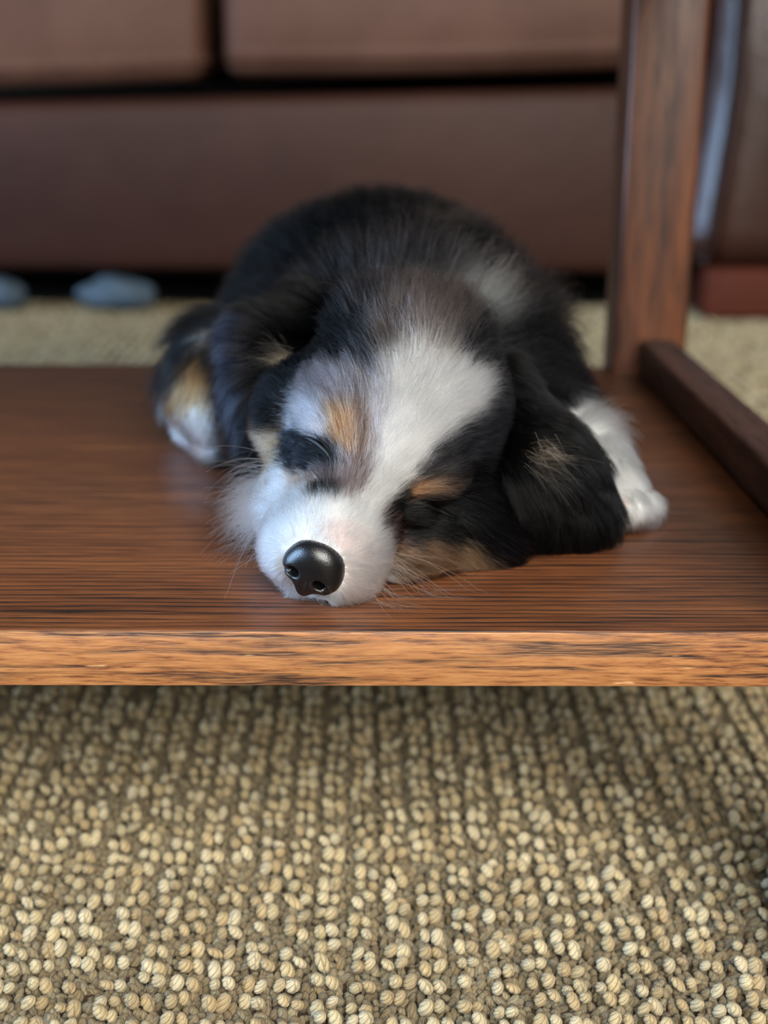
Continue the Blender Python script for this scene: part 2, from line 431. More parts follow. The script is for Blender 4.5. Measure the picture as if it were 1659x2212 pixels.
# ------------------------------------------------------------------ puppy: implicit shapes (mm; z measured from the shelf top)
class Field:
    def __init__(self, lo, hi, h):
        self.lo = np.array(lo, float); self.h = h
        self.n = np.ceil((np.array(hi, float) - self.lo) / h).astype(int) + 1
        self.F = np.full(self.n, 60.0, dtype=np.float32)
    def region(self, lo, hi):
        a = np.clip(np.floor((np.asarray(lo) - self.lo) / self.h).astype(int), 0, self.n)
        b = np.clip(np.ceil((np.asarray(hi) - self.lo) / self.h).astype(int) + 1, 0, self.n)
        sl = tuple(slice(a[i], b[i]) for i in range(3))
        ax = [self.lo[i] + self.h * np.arange(a[i], b[i]) for i in range(3)]
        P = np.stack(np.meshgrid(*ax, indexing='ij'), -1).astype(np.float32)
        return sl, P
    def add(self, d, c, rad, k=8.0, sub=False, m=None):
        mm = rad + k + 6 if m is None else m
        c = np.atleast_2d(c)
        sl, P = self.region(c.min(0) - mm, c.max(0) + mm)
        if P.size == 0: return
        D = d(P); A = self.F[sl]
        if sub:
            D = -D
            h = np.maximum(k - np.abs(A - D), 0) / k
            self.F[sl] = np.maximum(A, D) + h * h * k * 0.25
        else:
            h = np.maximum(k - np.abs(A - D), 0) / k
            self.F[sl] = np.minimum(A, D) - h * h * k * 0.25
    def ell(self, c, r, R=None, k=8.0, sub=False):
        c = np.array(c, float); r = np.array(r, float)
        R_ = np.eye(3) if R is None else R          # rows = local axes
        def d(P):
            q = (P - c) @ R_.T
            k0 = np.linalg.norm(q / r, axis=-1); k1 = np.linalg.norm(q / r ** 2, axis=-1) + 1e-9
            return k0 * (k0 - 1) / k1
        self.add(d, c, r.max(), k, sub)
    def cap(self, a, b, ra, rb, k=8.0, sub=False):
        a = np.array(a, float); b = np.array(b, float); ab = b - a; L2 = ab @ ab
        def d(P):
            t = np.clip(((P - a) @ ab) / L2, 0, 1)
            return np.linalg.norm(P - a - t[..., None] * ab, axis=-1) - (ra + (rb - ra) * t)
        self.add(d, np.array([a, b]), max(ra, rb), k, sub)
    def sample(self, P):
        g = (np.asarray(P) - self.lo) / self.h
        i = np.clip(np.floor(g).astype(int), 0, self.n - 2); t = g - i
        r = 0
        for dx in (0, 1):
            for dy in (0, 1):
                for dz in (0, 1):
                    w = (t[:, 0] if dx else 1 - t[:, 0]) * (t[:, 1] if dy else 1 - t[:, 1]) * (t[:, 2] if dz else 1 - t[:, 2])
                    r = r + w * self.F[i[:, 0] + dx, i[:, 1] + dy, i[:, 2] + dz]
        return r
    def normal(self, P, e=1.5):
        P = np.asarray(P)
        g = np.stack([self.sample(P + np.eye(3)[a] * e) - self.sample(P - np.eye(3)[a] * e) for a in range(3)], -1)
        return g / (np.linalg.norm(g, axis=1, keepdims=True) + 1e-9)
    def mesh(self):
        F = self.F; S = F < 0
        nx, ny, nz = F.shape
        cnt = np.zeros((nx - 1, ny - 1, nz - 1), dtype=np.int8)
        for dx in (0, 1):
            for dy in (0, 1):
                for dz in (0, 1):
                    cnt += S[dx:nx - 1 + dx, dy:ny - 1 + dy, dz:nz - 1 + dz]
        act = np.argwhere((cnt > 0) & (cnt < 8))
        idx = -np.ones(cnt.shape, dtype=np.int32); idx[tuple(act.T)] = np.arange(len(act))
        cor = {}
        for c in [(a, b, d) for a in (0, 1) for b in (0, 1) for d in (0, 1)]:
            q = act + np.array(c); cor[c] = F[tuple(q.T)]
        sm = np.zeros((len(act), 3)); n = np.zeros(len(act))
        for ax in range(3):
            for u in (0, 1):
                for v in (0, 1):
                    c0 = [0, 0, 0]; o = [i for i in range(3) if i != ax]
                    c0[o[0]] = u; c0[o[1]] = v; c1 = list(c0); c1[ax] = 1
                    a, b = cor[tuple(c0)], cor[tuple(c1)]
                    m = (a < 0) != (b < 0)
                    t = np.where(m, a / np.where(m, a - b, 1), 0)
                    p = np.tile(np.array(c0, float), (len(act), 1)); p[:, ax] = t
                    sm += p * m[:, None]; n += m
        V = (act + sm / n[:, None]) * self.h + self.lo
        faces = []
        for ax in range(3):
            sl0 = [slice(None)] * 3; sl1 = [slice(None)] * 3
            sl0[ax] = slice(0, -1); sl1[ax] = slice(1, None)
            a, b = S[tuple(sl0)], S[tuple(sl1)]
            e = np.argwhere(a != b)
            o1, o2 = (ax + 1) % 3, (ax + 2) % 3
            e = e[(e[:, o1] > 0) & (e[:, o2] > 0) & (e[:, o1] < F.shape[o1] - 1) & (e[:, o2] < F.shape[o2] - 1)]
            ins = a[tuple(e.T)]
            q = []
            for (u, v) in ((-1, -1), (0, -1), (0, 0), (-1, 0)):
                w = e.copy(); w[:, o1] += u; w[:, o2] += v; q.append(idx[tuple(w.T)])
            q = np.stack(q, -1)
            q[~ins] = q[~ins][:, ::-1]
            faces.append(q)
        return V, np.vstack(faces)

def unit(v): v = np.array(v, float); return v / np.linalg.norm(v)
def mm(V):
    V = np.array(V, float) / 1000.0
    V[..., 2] += SHELF_Z
    return V

# head frame: L = picture right, F = towards the nose, U = crown
YAW, PIT, ROLL = np.radians(21), np.radians(26), np.radians(26)
HF = np.array([-math.sin(YAW) * math.cos(PIT), -math.cos(YAW) * math.cos(PIT), -math.sin(PIT)])
L0 = np.array([math.cos(YAW), -math.sin(YAW), 0.0])
U0 = np.cross(HF, L0) * -1.0
if U0[2] < 0: U0 = -U0
HL = math.cos(ROLL) * L0 - math.sin(ROLL) * U0
HU = math.cos(ROLL) * U0 + math.sin(ROLL) * L0
HR = np.array([HL, HF, HU])
NOSE = np.array([-18.0, 478.0, 15.0])
NOSE_UP = 0.6
HC = NOSE - 80 * HF + 6 * HU
def hd(l, f, u): return HC + l * HL + f * HF + u * HU

EYE_A = [(-25.4, 522.1, 53.7), (-21.3, 507.9, 56.0), (-17.0, 502.8, 55.0), (-13.6, 499.5, 52.8), (-11.3, 496.1, 49.6)]
EYE_B = [(14.0, 495.1, 37.9), (17.9, 498.3, 34.5), (22.9, 500.4, 32.5), (28.2, 510.1, 27.5), (31.8, 511.5, 25.3)]
BF = Field((-135, 462, -4), (150, 905, 150), 1.25)
def build_body(B):
    # torso
    B.ell((8, 800, 55), (74, 62, 56), k=25)
    B.ell((12, 742, 44), (76, 60, 44), k=22)
    B.ell((10, 665, 44), (72, 55, 47), k=25)
    B.ell((16, 622, 53), (54, 40, 45), k=20)           # neck
    B.ell((-38, 815, 34), (40, 45, 34), k=20)          # thighs
    B.ell((58, 815, 34), (38, 45, 34), k=20)
    # picture right front leg
    B.ell((62, 645, 36), (32, 38, 34), k=20)
    B.cap((86, 640, 36), (101, 612, 26), 13, 9, k=10)
    B.cap((101, 612, 26), (108, 586, 14), 9.0, 11, k=6)
    for (x, y, z) in ((99, 574, 8.5), (105.5, 569, 9.5), (112, 570, 9.5), (118, 577, 9.5)):
        B.cap((108, 586, 13), (x, y, z), 8, 6.4, k=1.4)
    # picture left front leg, stretched sideways and back
    B.ell((-58, 690, 34), (34, 38, 32), k=20)
    B.cap((-72, 722, 42), (-84, 728, 32), 20, 13, k=12)
    B.cap((-82, 728, 32), (-83, 712, 16), 11.5, 9, k=8)
    for (x, y, z) in ((-90, 703, 11), (-86, 700, 8.5), (-81, 700, 8), (-76.5, 703, 10)):
        B.cap((-83, 711, 14), (x, y, z), 7.5, 5.0, k=2.0)
    # head
    B.ell(hd(2, -6, 2), (38.5, 43, 36), HR, k=14)
    B.ell(hd(0, 18, 10), (30, 26, 20), HR, k=12)
    B.ell(hd(-31, 4, -13), (18, 23, 17), HR, k=10)      # cheeks
    B.ell(hd(28, 8, -14), (20, 26, 20), HR, k=12)
    B.ell((-22, 524, 24), (17, 24, 20), k=14)
    B.ell((30, 534, 16), (24, 20, 17), k=12)
    B.ell((46, 540, 9), (17, 16, 9), k=10)
    B.ell((14, 520, 14), (18, 18, 14), k=10)
    B.cap(hd(0, 26, -10), hd(0, 62, -9), 23, 18.5, k=10)  # muzzle
    B.ell(hd(-10, 64, -13), (12, 15, 13), HR, k=6)
    B.ell(hd(10, 64, -13), (12, 15, 13), HR, k=6)
    B.ell(hd(0, 62, -2), (12, 16, 10), HR, k=8)
    B.cap(hd(0, 20, -26), hd(0, 68, -24), 17, 10, k=6)   # jaw
    B.ell(hd(-15, 28, 11), (11, 12, 9), HR, k=8)        # brows
    B.ell(hd(21, 28, 11), (11, 12, 9), HR, k=8)
    for s in (-1, 1):                                   # sockets and lids
        ex = 3.5 + s * 19
        B.ell(hd(ex - s * 1.5, 43, 3), (9, 6, 4.5), HR, k=8, sub=True)
        B.ell(hd(ex, 36.5, 2.5), (8.5, 8, 6.5), HR, k=4)
    for E_ in (EYE_A, EYE_B):
        for a, b in zip(E_[:-1], E_[1:]):
            B.cap(np.array(a, float), np.array(b, float), 1.3, 1.3, k=2.0, sub=True)
    B.cap(hd(2, 54, -2), hd(3, 26, 10), 14, 17, k=10)
    # mouth line
    pts = [hd(l, f, u) for (l, f, u) in ((-19, 52, -22), (-14, 70, -23.5), (-5, 78, -23), (5, 78, -23), (14, 70, -23.5), (19, 52, -22))]
    for a, b in zip(pts[:-1], pts[1:]):
        B.cap(a, b, 0.6, 0.6, k=1.5, sub=True)
    # flat underside where it rests on the board
    def fl(P): return P[..., 2] - 0.4
    sl = tuple(slice(0, n) for n in B.n)
    zz = (B.lo[2] + B.h * np.arange(B.n[2]))[None, None, :]
    B.F = np.maximum(B.F, (0.4 - zz).astype(np.float32))
build_body(BF)

M_SKIN = None
def skin_material():
    t = NT('puppy_skin')
    at = t.n('ShaderNodeAttribute', attribute_name='coat')
    return t.principled(at.outputs['Color'], 0.8, spec=0.2)
M_SKIN = skin_material()
bv, bf_ = BF.mesh()
bme = np_mesh('puppy', mm(bv), bf_)
puppy = link_mesh('puppy', bme, M_SKIN)
tag(puppy, 'sleeping black, white and tan puppy lying on the coffee table shelf', 'puppy')

# nose leather
NF = Field(NOSE - 18, NOSE + 18, 0.4)
NPIT = np.radians(8)
_nf = unit((-math.sin(YAW) * math.cos(NPIT), -math.cos(YAW) * math.cos(NPIT), -math.sin(NPIT)))
NL = unit(HL - (HL @ _nf) * _nf)
NU = np.cross(NL, _nf)
if NU[2] < 0: NU = -NU
NRM = np.array([NL, _nf, NU])
def nd(l, f, u): return NOSE + np.array([0, 0, NOSE_UP]) + l * NL + f * _nf + u * NU
def build_nose(N):
    N.ell(nd(0, -3.0, 2.0), (10.4, 8.0, 9.6), NRM, k=3)
    N.ell(nd(-5.4, 0.3, -0.5), (5.8, 5.2, 6.4), NRM, k=3)
    N.ell(nd(5.4, 0.3, -0.5), (5.8, 5.2, 6.4), NRM, k=3)
    N.ell(nd(0, 0.6, -3.6), (4.4, 4.6, 7.6), NRM, k=3)
    N.ell(nd(0, -0.5, 5.5), (7.6, 5.0, 4.6), NRM, k=4)
    for s in (-1, 1):
        N.ell(nd(s * 5.3, 5.2, -1.6), (2.3, 5.0, 2.0), NRM, k=1.2, sub=True)
        N.cap(nd(s * 6.4, 5.4, -2.2), nd(s * 10.6, 1.5, -4.6), 1.3, 0.7, k=1.2, sub=True)
    N.cap(nd(0, 6.2, -2.5), nd(0, 4.6, -11), 0.3, 0.9, k=1.4, sub=True)
build_nose(NF)
t = NT('nose_leather')
vt = t.scaled((1, 1, 1))
vo = t.n('ShaderNodeTexVoronoi'); vo.inputs['Scale'].default_value = 2600; t.l(vt, vo.inputs['Vector'])
M_NOSE = t.principled(rgba((9, 9, 10)), 0.30, bump=vo.outputs['Distance'], bump_d=0.0003, bump_s=0.2, coat=0.15, Coat_Roughness=0.12)
nv, nf = NF.mesh()
nose = link_mesh('nose', np_mesh('nose', mm(nv), nf), M_NOSE, puppy)
tag(nose, 'wet black nose')

# ears
EARS = []
EF1 = Field((-85, 560, 10), (10, 690, 120), 1.25)
def build_ear_left(E):
    E.cap((-22, 600, 82), (-40, 592, 74), 11, 11, k=8)
    RE = np.array([unit((1, 0.55, 0.1)), unit((-0.5, 1, 0.25)), np.cross(unit((1, 0.55, 0.1)), unit((-0.5, 1, 0.25)))])
    E.ell((-42, 588, 61), (15, 9, 25), k=10)
    E.ell((-45, 582, 48), (9, 8, 20), k=8)
EF2 = Field((30, 500, 0), (140, 640, 90), 1.25)
def build_ear_right(E):
    E.cap((52, 575, 60), (66, 560, 42), 12, 14, k=8)
    E.ell((59, 547, 22), (17, 11, 22), k=10)
    E.ell((72, 553, 25), (24, 13, 24), k=10)
    E.ell((82, 552, 14), (20, 10, 14), k=8)
build_ear_left(EF1); build_ear_right(EF2)
for EF_ in (EF1, EF2):
    zz = (EF_.lo[2] + EF_.h * np.arange(EF_.n[2]))[None, None, :]
    EF_.F = np.maximum(EF_.F, (0.6 - zz).astype(np.float32))
    ev, ef = EF_.mesh()
    e = link_mesh('ear', np_mesh('ear', mm(ev), ef), M_SKIN, puppy)
    EARS.append(e)
# coat markings: x, y, z (mm on the skin), lie of the hair (unit vector), colour, length mm, lift
COAT_BODY = [
    (-31.0, 493.8, 31.2, -0.27, 0.96, -0.02, 238, 238, 234, 5.2, 0.3),
    (-24.2, 492.1, 36.9, -0.2, 0.97, 0.16, 238, 238, 234, 5.8, 0.3),
    (-15.6, 480.8, 35.2, 0.06, 0.67, 0.74, 238, 238, 234, 5.2, 0.3),
    (-10.6, 476.7, 29.7, 0.41, 0.43, 0.8, 232, 208, 202, 4.6, 0.35),
    (-4.2, 479.7, 32.2, 0.59, 0.57, 0.57, 238, 238, 234, 5.8, 0.3),
    (2.3, 481.6, 23.1, 0.71, 0.7, 0.04, 232, 208, 202, 5.8, 0.3),
    (5.7, 488.0, 12.2, 0.3, 0.89, -0.35, 238, 238, 234, 6.3, 0.3),
    (-0.9, 480.2, 11.4, 0.69, 0.56, -0.46, 232, 208, 202, 5.2, 0.35),
    (-6.7, 481.9, 3.4, 0.32, 0.68, -0.67, 232, 208, 202, 5.2, 0.4),
    (-15.5, 487.6, 0.9, 0.1, -0.95, 0.29, 238, 238, 234, 4.6, 0.45),
    (-24.4, 490.7, 0.8, -0.16, 0.88, -0.45, 238, 238, 234, 4.6, 0.45),
    (-30.5, 490.0, 8.5, -0.18, 0.93, -0.31, 238, 238, 234, 4.6, 0.4),
    (-34.7, 488.2, 17.2, -0.38, 0.88, -0.29, 238, 238, 234, 5.2, 0.5),
    (-37.3, 515.4, 19.1, -0.23, 0.96, -0.17, 238, 238, 234, 5.8, 0.5),
    (10.9, 499.4, 17.2, 0.58, 0.79, -0.21, 238, 238, 234, 6.9, 0.3),
    (4.6, 490.3, 6.8, 0.06, 0.93, -0.36, 232, 208, 202, 6.3, 0.35),
    (-7.6, 487.1, 41.9, 0.22, 0.69, 0.69, 238, 238, 234, 6.9, 0.25),
    (-2.7, 489.0, 43.9, 0.39, 0.55, 0.73, 238, 238, 234, 8.0, 0.25),
    (-14.1, 488.0, 41.3, -0.02, 0.84, 0.55, 238, 238, 234, 5.8, 0.25),
    (-7.6, 493.8, 49.4, -0.01, 0.58, 0.81, 104, 92, 90, 8.0, 0.25),
    (-14.3, 495.1, 46.1, -0.45, 0.84, 0.29, 120, 96, 88, 6.9, 0.25),
    (-23.1, 507.1, 41.3, -0.58, 0.81, 0.1, 205, 160, 138, 5.8, 0.3),
    (-30.3, 514.8, 40.9, -0.4, 0.92, -0.05, 238, 238, 234, 6.9, 0.3),
    (-3.5, 494.4, 52.6, 0.08, 0.46, 0.89, 74, 64, 60, 8.0, 0.2),
    (1.4, 492.7, 50.5, 0.25, 0.39, 0.88, 128, 120, 122, 9.2, 0.2),
    (-2.7, 491.3, 47.5, 0.16, 0.51, 0.85, 110, 95, 88, 8.0, 0.2),
    (-22.3, 510.8, 53.5, -0.44, 0.88, -0.15, 20, 19, 21, 4.0, 0.2),
    (-16.1, 501.9, 52.3, -0.71, 0.71, -0.06, 20, 19, 21, 2.9, 0.15),
    (-11.8, 497.2, 50.7, -0.63, 0.7, 0.35, 56, 48, 48, 4.0, 0.2),
    (-27.3, 525.7, 54.2, -0.65, 0.76, -0.02, 46, 50, 60, 6.9, 0.2),
    (-32.8, 528.5, 47.2, -0.72, 0.67, -0.18, 46, 50, 60, 6.9, 0.25),
    (-25.0, 512.6, 46.5, -0.3, 0.93, -0.22, 46, 50, 60, 5.8, 0.25),
    (-7.4, 502.4, 65.1, -0.17, 0.6, 0.78, 190, 122, 68, 9.2, 0.25),
    (-8.2, 499.2, 59.0, -0.12, 0.46, 0.88, 196, 130, 74, 8.0, 0.25),
    (-4.9, 497.1, 57.1, 0.08, 0.41, 0.91, 140, 80, 42, 8.0, 0.2),
    (-14.5, 507.4, 67.3, -0.41, 0.75, 0.52, 128, 120, 122, 10.3, 0.25),
    (-21.5, 513.8, 65.8, -0.42, 0.91, -0.03, 172, 172, 180, 10.3, 0.3),
    (-29.1, 529.1, 58.7, -0.76, 0.65, -0.03, 172, 172, 180, 10.3, 0.35),
    (-16.1, 503.7, 60.5, -0.68, 0.6, 0.42, 160, 155, 160, 8.0, 0.3),
    (-16.5, 517.6, 73.7, -0.3, 0.91, 0.28, 128, 120, 122, 11.5, 0.25),
    (-23.9, 530.4, 69.2, -0.27, 0.96, -0.0, 150, 150, 158, 11.5, 0.3),
    (-7.9, 514.5, 77.0, -0.2, 0.83, 0.53, 128, 120, 122, 11.5, 0.25),
    (0.5, 505.3, 71.3, -0.03, 0.7, 0.71, 124, 116, 120, 11.5, 0.2),
    (2.2, 498.3, 62.7, 0.17, 0.47, 0.87, 128, 118, 120, 10.3, 0.2),
    (-1.1, 495.8, 56.5, 0.08, 0.41, 0.91, 100, 80, 70, 9.2, 0.2),
    (5.9, 509.9, 76.3, -0.26, 0.7, 0.66, 180, 182, 192, 13.8, 0.3),
    (7.2, 491.3, 42.4, 0.49, 0.41, 0.77, 238, 238, 234, 9.2, 0.2),
    (2.3, 486.8, 37.7, 0.43, 0.61, 0.67, 238, 238, 234, 8.0, 0.2),
    (10.5, 494.0, 49.4, 0.54, 0.32, 0.78, 238, 238, 234, 10.3, 0.2),
    (15.4, 497.6, 57.9, 0.52, 0.44, 0.74, 238, 238, 234, 11.5, 0.2),
    (13.8, 503.4, 68.4, 0.37, 0.66, 0.65, 238, 238, 234, 12.6, 0.2),
    (9.7, 513.8, 79.8, -0.21, 0.73, 0.65, 214, 218, 226, 14.9, 0.3),
    (19.0, 511.2, 75.2, 0.27, 0.69, 0.67, 238, 238, 234, 14.9, 0.25),
    (15.8, 521.2, 85.2, -0.09, 0.79, 0.61, 238, 238, 234, 16.1, 0.58),
    (24.3, 521.9, 83.4, 0.09, 0.78, 0.62, 238, 238, 234, 16.1, 0.58),
    (6.4, 516.8, 82.2, -0.59, 0.66, 0.47, 238, 238, 234, 13.8, 0.58),
    (29.4, 517.1, 75.7, 0.43, 0.74, 0.51, 238, 238, 234, 14.9, 0.3),
    (34.5, 514.2, 66.0, 0.61, 0.74, 0.29, 238, 238, 234, 13.8, 0.25),
    (29.1, 507.0, 60.7, 0.63, 0.66, 0.4, 238, 238, 234, 12.6, 0.2),
    (23.9, 500.9, 55.3, 0.59, 0.59, 0.55, 238, 238, 234, 11.5, 0.2),
    (38.3, 522.5, 72.9, 0.52, 0.8, 0.31, 205, 205, 205, 14.9, 0.3),
    (45.8, 528.4, 66.4, 0.48, 0.87, 0.05, 120, 120, 120, 13.8, 0.3),
    (42.9, 520.6, 55.7, 0.54, 0.84, -0.07, 120, 120, 120, 12.6, 0.25),
    (41.3, 518.7, 47.3, 0.52, 0.84, -0.14, 70, 70, 72, 12.6, 0.2),
    (57.7, 600.6, 30.1, 0.89, 0.44, -0.11, 20, 19, 21, 12.6, 0.25),
    (32.7, 505.8, 49.8, 0.64, 0.76, 0.13, 80, 80, 84, 10.3, 0.2),
    (25.6, 499.3, 47.2, 0.78, 0.51, 0.37, 34, 33, 36, 9.2, 0.15),
    (36.7, 512.7, 40.9, 0.37, 0.91, -0.19, 20, 19, 21, 10.3, 0.2),
    (48.6, 528.7, 31.9, 0.49, 0.74, -0.46, 20, 19, 21, 11.5, 0.25),
    (18.9, 496.5, 47.9, 0.7, 0.34, 0.63, 110, 110, 114, 9.2, 0.2),
    (15.6, 495.2, 41.7, 0.74, 0.23, 0.63, 40, 38, 42, 6.9, 0.15),
    (10.6, 493.0, 35.1, 0.71, 0.67, 0.22, 70, 66, 68, 6.9, 0.2),
    (12.9, 500.0, 25.9, 0.56, 0.81, -0.17, 92, 70, 68, 6.9, 0.2),
    (18.4, 500.0, 27.7, 0.98, -0.05, 0.2, 20, 19, 21, 4.6, 0.15),
    (30.0, 509.5, 21.2, 0.86, 0.4, -0.31, 20, 19, 21, 6.9, 0.2),
    (23.6, 504.1, 30.9, 0.52, 0.81, -0.29, 20, 19, 21, 2.9, 0.15),
    (37.1, 514.5, 26.9, 0.78, 0.3, -0.54, 20, 19, 21, 10.3, 0.2),
    (41.0, 515.4, 15.6, 0.63, 0.42, -0.65, 20, 19, 21, 10.3, 0.25),
    (20.4, 505.2, 20.7, 0.95, 0.3, -0.01, 26, 22, 24, 5.8, 0.2),
    (18.9, 496.4, 41.4, 0.93, 0.25, 0.28, 190, 122, 68, 8.0, 0.2),
    (24.0, 497.9, 42.7, 0.93, 0.36, 0.1, 176, 112, 66, 9.2, 0.2),
    (31.3, 502.7, 41.7, 0.66, 0.74, -0.12, 112, 70, 46, 9.2, 0.2),
    (16.1, 502.2, 12.7, 0.95, 0.22, -0.21, 84, 60, 46, 8.0, 0.3),
    (21.1, 516.3, 0.7, 0.53, -0.81, 0.27, 140, 104, 72, 8.0, 0.35),
    (14.0, 513.4, 1.0, 0.61, -0.76, 0.23, 170, 124, 78, 8.0, 0.35),
    (28.4, 507.8, 12.6, 0.7, 0.6, -0.39, 84, 72, 60, 10.3, 0.3),
    (35.2, 517.1, 5.8, 0.52, 0.74, -0.43, 160, 130, 92, 11.5, 0.35),
    (45.1, 520.5, 6.5, 0.6, 0.58, -0.55, 176, 142, 102, 12.6, 0.35),
    (24.7, 505.5, 17.4, 0.87, 0.4, -0.28, 44, 40, 40, 8.0, 0.25),
    (37.5, 514.3, 12.3, 0.7, 0.57, -0.44, 60, 52, 48, 10.3, 0.25),
    (-52.3, 651.7, 16.6, -0.86, 0.51, -0.01, 192, 158, 118, 9.2, 0.35),
    (-49.6, 673.0, 4.7, -1.0, 0.02, -0.01, 192, 158, 118, 9.2, 0.35),
    (-54.6, 643.5, 28.5, -0.77, 0.64, -0.03, 20, 19, 21, 10.3, 0.35),
    (-59.6, 678.1, 3.6, -0.78, -0.59, 0.22, 192, 158, 118, 10.3, 0.4),
    (-34.6, 531.0, 52.8, -0.8, 0.6, -0.04, 66, 62, 62, 8.0, 0.3),
    (-37.8, 525.1, 31.2, 0.02, -0.99, 0.14, 238, 238, 234, 9.2, 0.4),
    (-38.7, 521.0, 26.8, -0.13, 0.91, -0.4, 238, 238, 234, 9.2, 0.4),
    (-38.7, 519.7, 23.3, -0.11, 0.95, -0.3, 238, 238, 234, 8.0, 0.4),
    (9.2, 538.7, 94.2, 0.01, 0.96, 0.27, 124, 112, 108, 20.2, 0.65),
    (19.8, 544.4, 95.1, 0.06, 0.99, 0.16, 96, 84, 78, 21.6, 0.65),
    (-2.2, 541.4, 92.0, -0.05, 0.98, 0.18, 24, 25, 30, 20.2, 0.65),
    (2.2, 521.7, 85.0, -0.23, 0.85, 0.48, 34, 32, 34, 13.8, 0.58),
    (-8.1, 526.9, 84.0, -0.26, 0.93, 0.26, 20, 19, 21, 11.5, 0.3),
    (-19.1, 544.7, 78.8, -0.13, 0.99, -0.03, 20, 19, 21, 11.5, 0.3),
    (30.8, 550.5, 92.4, 0.06, 1.0, 0.01, 84, 76, 70, 21.6, 0.65),
    (19.4, 529.0, 89.8, 0.05, 0.88, 0.48, 120, 108, 104, 18.9, 0.58),
    (29.8, 530.6, 87.0, 0.24, 0.89, 0.39, 110, 104, 100, 16.1, 0.58),
    (46.2, 616.1, 89.7, 0.19, 0.98, 0.09, 150, 155, 155, 23.0, 0.72),
    (65.9, 722.1, 71.3, 0.29, 0.95, 0.15, 206, 210, 210, 23.0, 0.72),
    (49.4, 602.8, 80.9, 0.41, 0.83, 0.38, 112, 110, 106, 21.6, 0.65),
    (65.1, 631.9, 77.1, 0.25, 0.96, -0.08, 52, 52, 50, 21.6, 0.65),
    (61.8, 603.5, 66.0, 0.65, 0.76, 0.07, 24, 24, 25, 16.1, 0.58),
    (53.2, 596.0, 67.4, 0.67, 0.67, 0.32, 70, 70, 68, 16.1, 0.51),
    (16.7, 718.9, 85.5, 0.0, 0.99, 0.11, 26, 27, 32, 24.3, 0.72),
    (-18.0, 636.5, 88.3, -0.01, 1.0, -0.09, 20, 19, 21, 18.4, 0.45),
    (-34.3, 721.0, 75.6, -0.26, 0.96, 0.1, 34, 36, 44, 18.4, 0.45),
    (50.5, 740.1, 82.8, 0.14, 0.98, 0.14, 26, 27, 30, 24.3, 0.72),
    (-5.6, 622.7, 94.4, -0.01, 1.0, 0.03, 30, 33, 40, 23.0, 0.72),
    (-20.8, 737.9, 85.0, -0.16, 0.96, 0.23, 20, 19, 21, 18.4, 0.45),
    (26.3, 619.3, 97.0, 0.05, 1.0, 0.07, 40, 42, 50, 24.3, 0.72),
    (15.4, 805.6, 110.5, -0.02, 1.0, -0.08, 58, 60, 68, 19.5, 0.45),
    (42.8, 782.4, 101.8, 0.14, 0.96, 0.24, 80, 74, 66, 18.4, 0.4),
    (27.5, 772.0, 102.8, 0.11, 0.92, 0.38, 70, 64, 58, 18.4, 0.4),
    (-22.3, 805.0, 105.9, -0.04, 0.99, -0.09, 26, 27, 32, 18.4, 0.4),
    (-47.0, 782.4, 88.9, -0.36, 0.93, 0.06, 20, 19, 21, 18.4, 0.4),
    (59.6, 802.0, 95.1, -0.12, -0.98, 0.13, 44, 46, 50, 18.4, 0.4),
    (88.7, 806.6, 58.0, 0.2, 0.94, -0.29, 20, 19, 21, 18.4, 0.4),
    (-67.9, 803.8, 64.8, -0.19, 0.94, -0.28, 20, 19, 21, 17.2, 0.4),
    (47.1, 803.7, 102.4, -0.16, -0.98, 0.14, 44, 47, 55, 18.4, 0.4),
    (84.7, 624.4, 53.7, 0.59, 0.4, -0.7, 20, 19, 21, 14.9, 0.35),
    (72.7, 607.8, 51.0, 0.67, 0.43, -0.6, 20, 19, 21, 13.8, 0.3),
    (91.0, 642.9, 53.7, 0.47, 0.65, -0.6, 20, 19, 21, 14.9, 0.4),
    (-53.7, 729.1, 64.9, -0.27, 0.96, -0.12, 20, 19, 21, 16.1, 0.4),
    (-73.6, 716.3, 62.2, -0.97, 0.11, -0.21, 20, 19, 21, 14.9, 0.4),
    (-73.2, 677.5, 60.9, -0.82, 0.43, -0.38, 100, 98, 90, 10.3, 0.35),
    (-68.0, 655.8, 50.8, -0.14, -0.47, -0.87, 44, 40, 38, 13.8, 0.3),
    (-95.2, 724.8, 39.2, -0.5, -0.12, -0.86, 20, 19, 21, 13.8, 0.35),
    (-73.2, 665.9, 55.4, -0.25, -0.66, -0.71, 52, 50, 48, 11.5, 0.3),
    (-76.8, 658.4, 38.2, -0.2, 0.02, -0.98, 192, 158, 118, 5.8, 0.3),
    (-78.5, 661.4, 43.0, -0.18, -0.24, -0.96, 170, 142, 104, 6.9, 0.3),
    (-86.1, 668.9, 36.9, -0.39, 0.5, -0.77, 30, 28, 28, 10.3, 0.3),
    (-81.3, 663.3, 28.1, -0.21, 0.49, -0.85, 238, 238, 234, 4.0, 0.3),
    (-90.5, 698.4, 12.8, -0.33, -0.35, -0.88, 238, 238, 234, 3.7, 0.3),
    (-73.4, 658.8, 22.5, 0.06, 0.45, -0.89, 238, 238, 234, 3.7, 0.3),
    (-85.6, 695.1, 8.9, -0.11, -0.09, -0.99, 232, 196, 196, 3.4, 0.25),
    (-68.2, 652.4, 29.6, 0.12, 0.19, -0.97, 46, 42, 42, 10.3, 0.3),
    (113.4, 578.5, 19.9, 0.4, -0.38, -0.83, 238, 238, 234, 5.8, 0.3),
    (102.5, 599.0, 30.7, 0.45, -0.82, -0.36, 238, 238, 234, 6.9, 0.3),
    (97.2, 612.9, 37.1, 0.79, 0.52, 0.31, 238, 238, 234, 12.6, 0.45),
    (107.1, 603.3, 31.7, 0.75, -0.3, -0.59, 238, 238, 234, 8.0, 0.4),
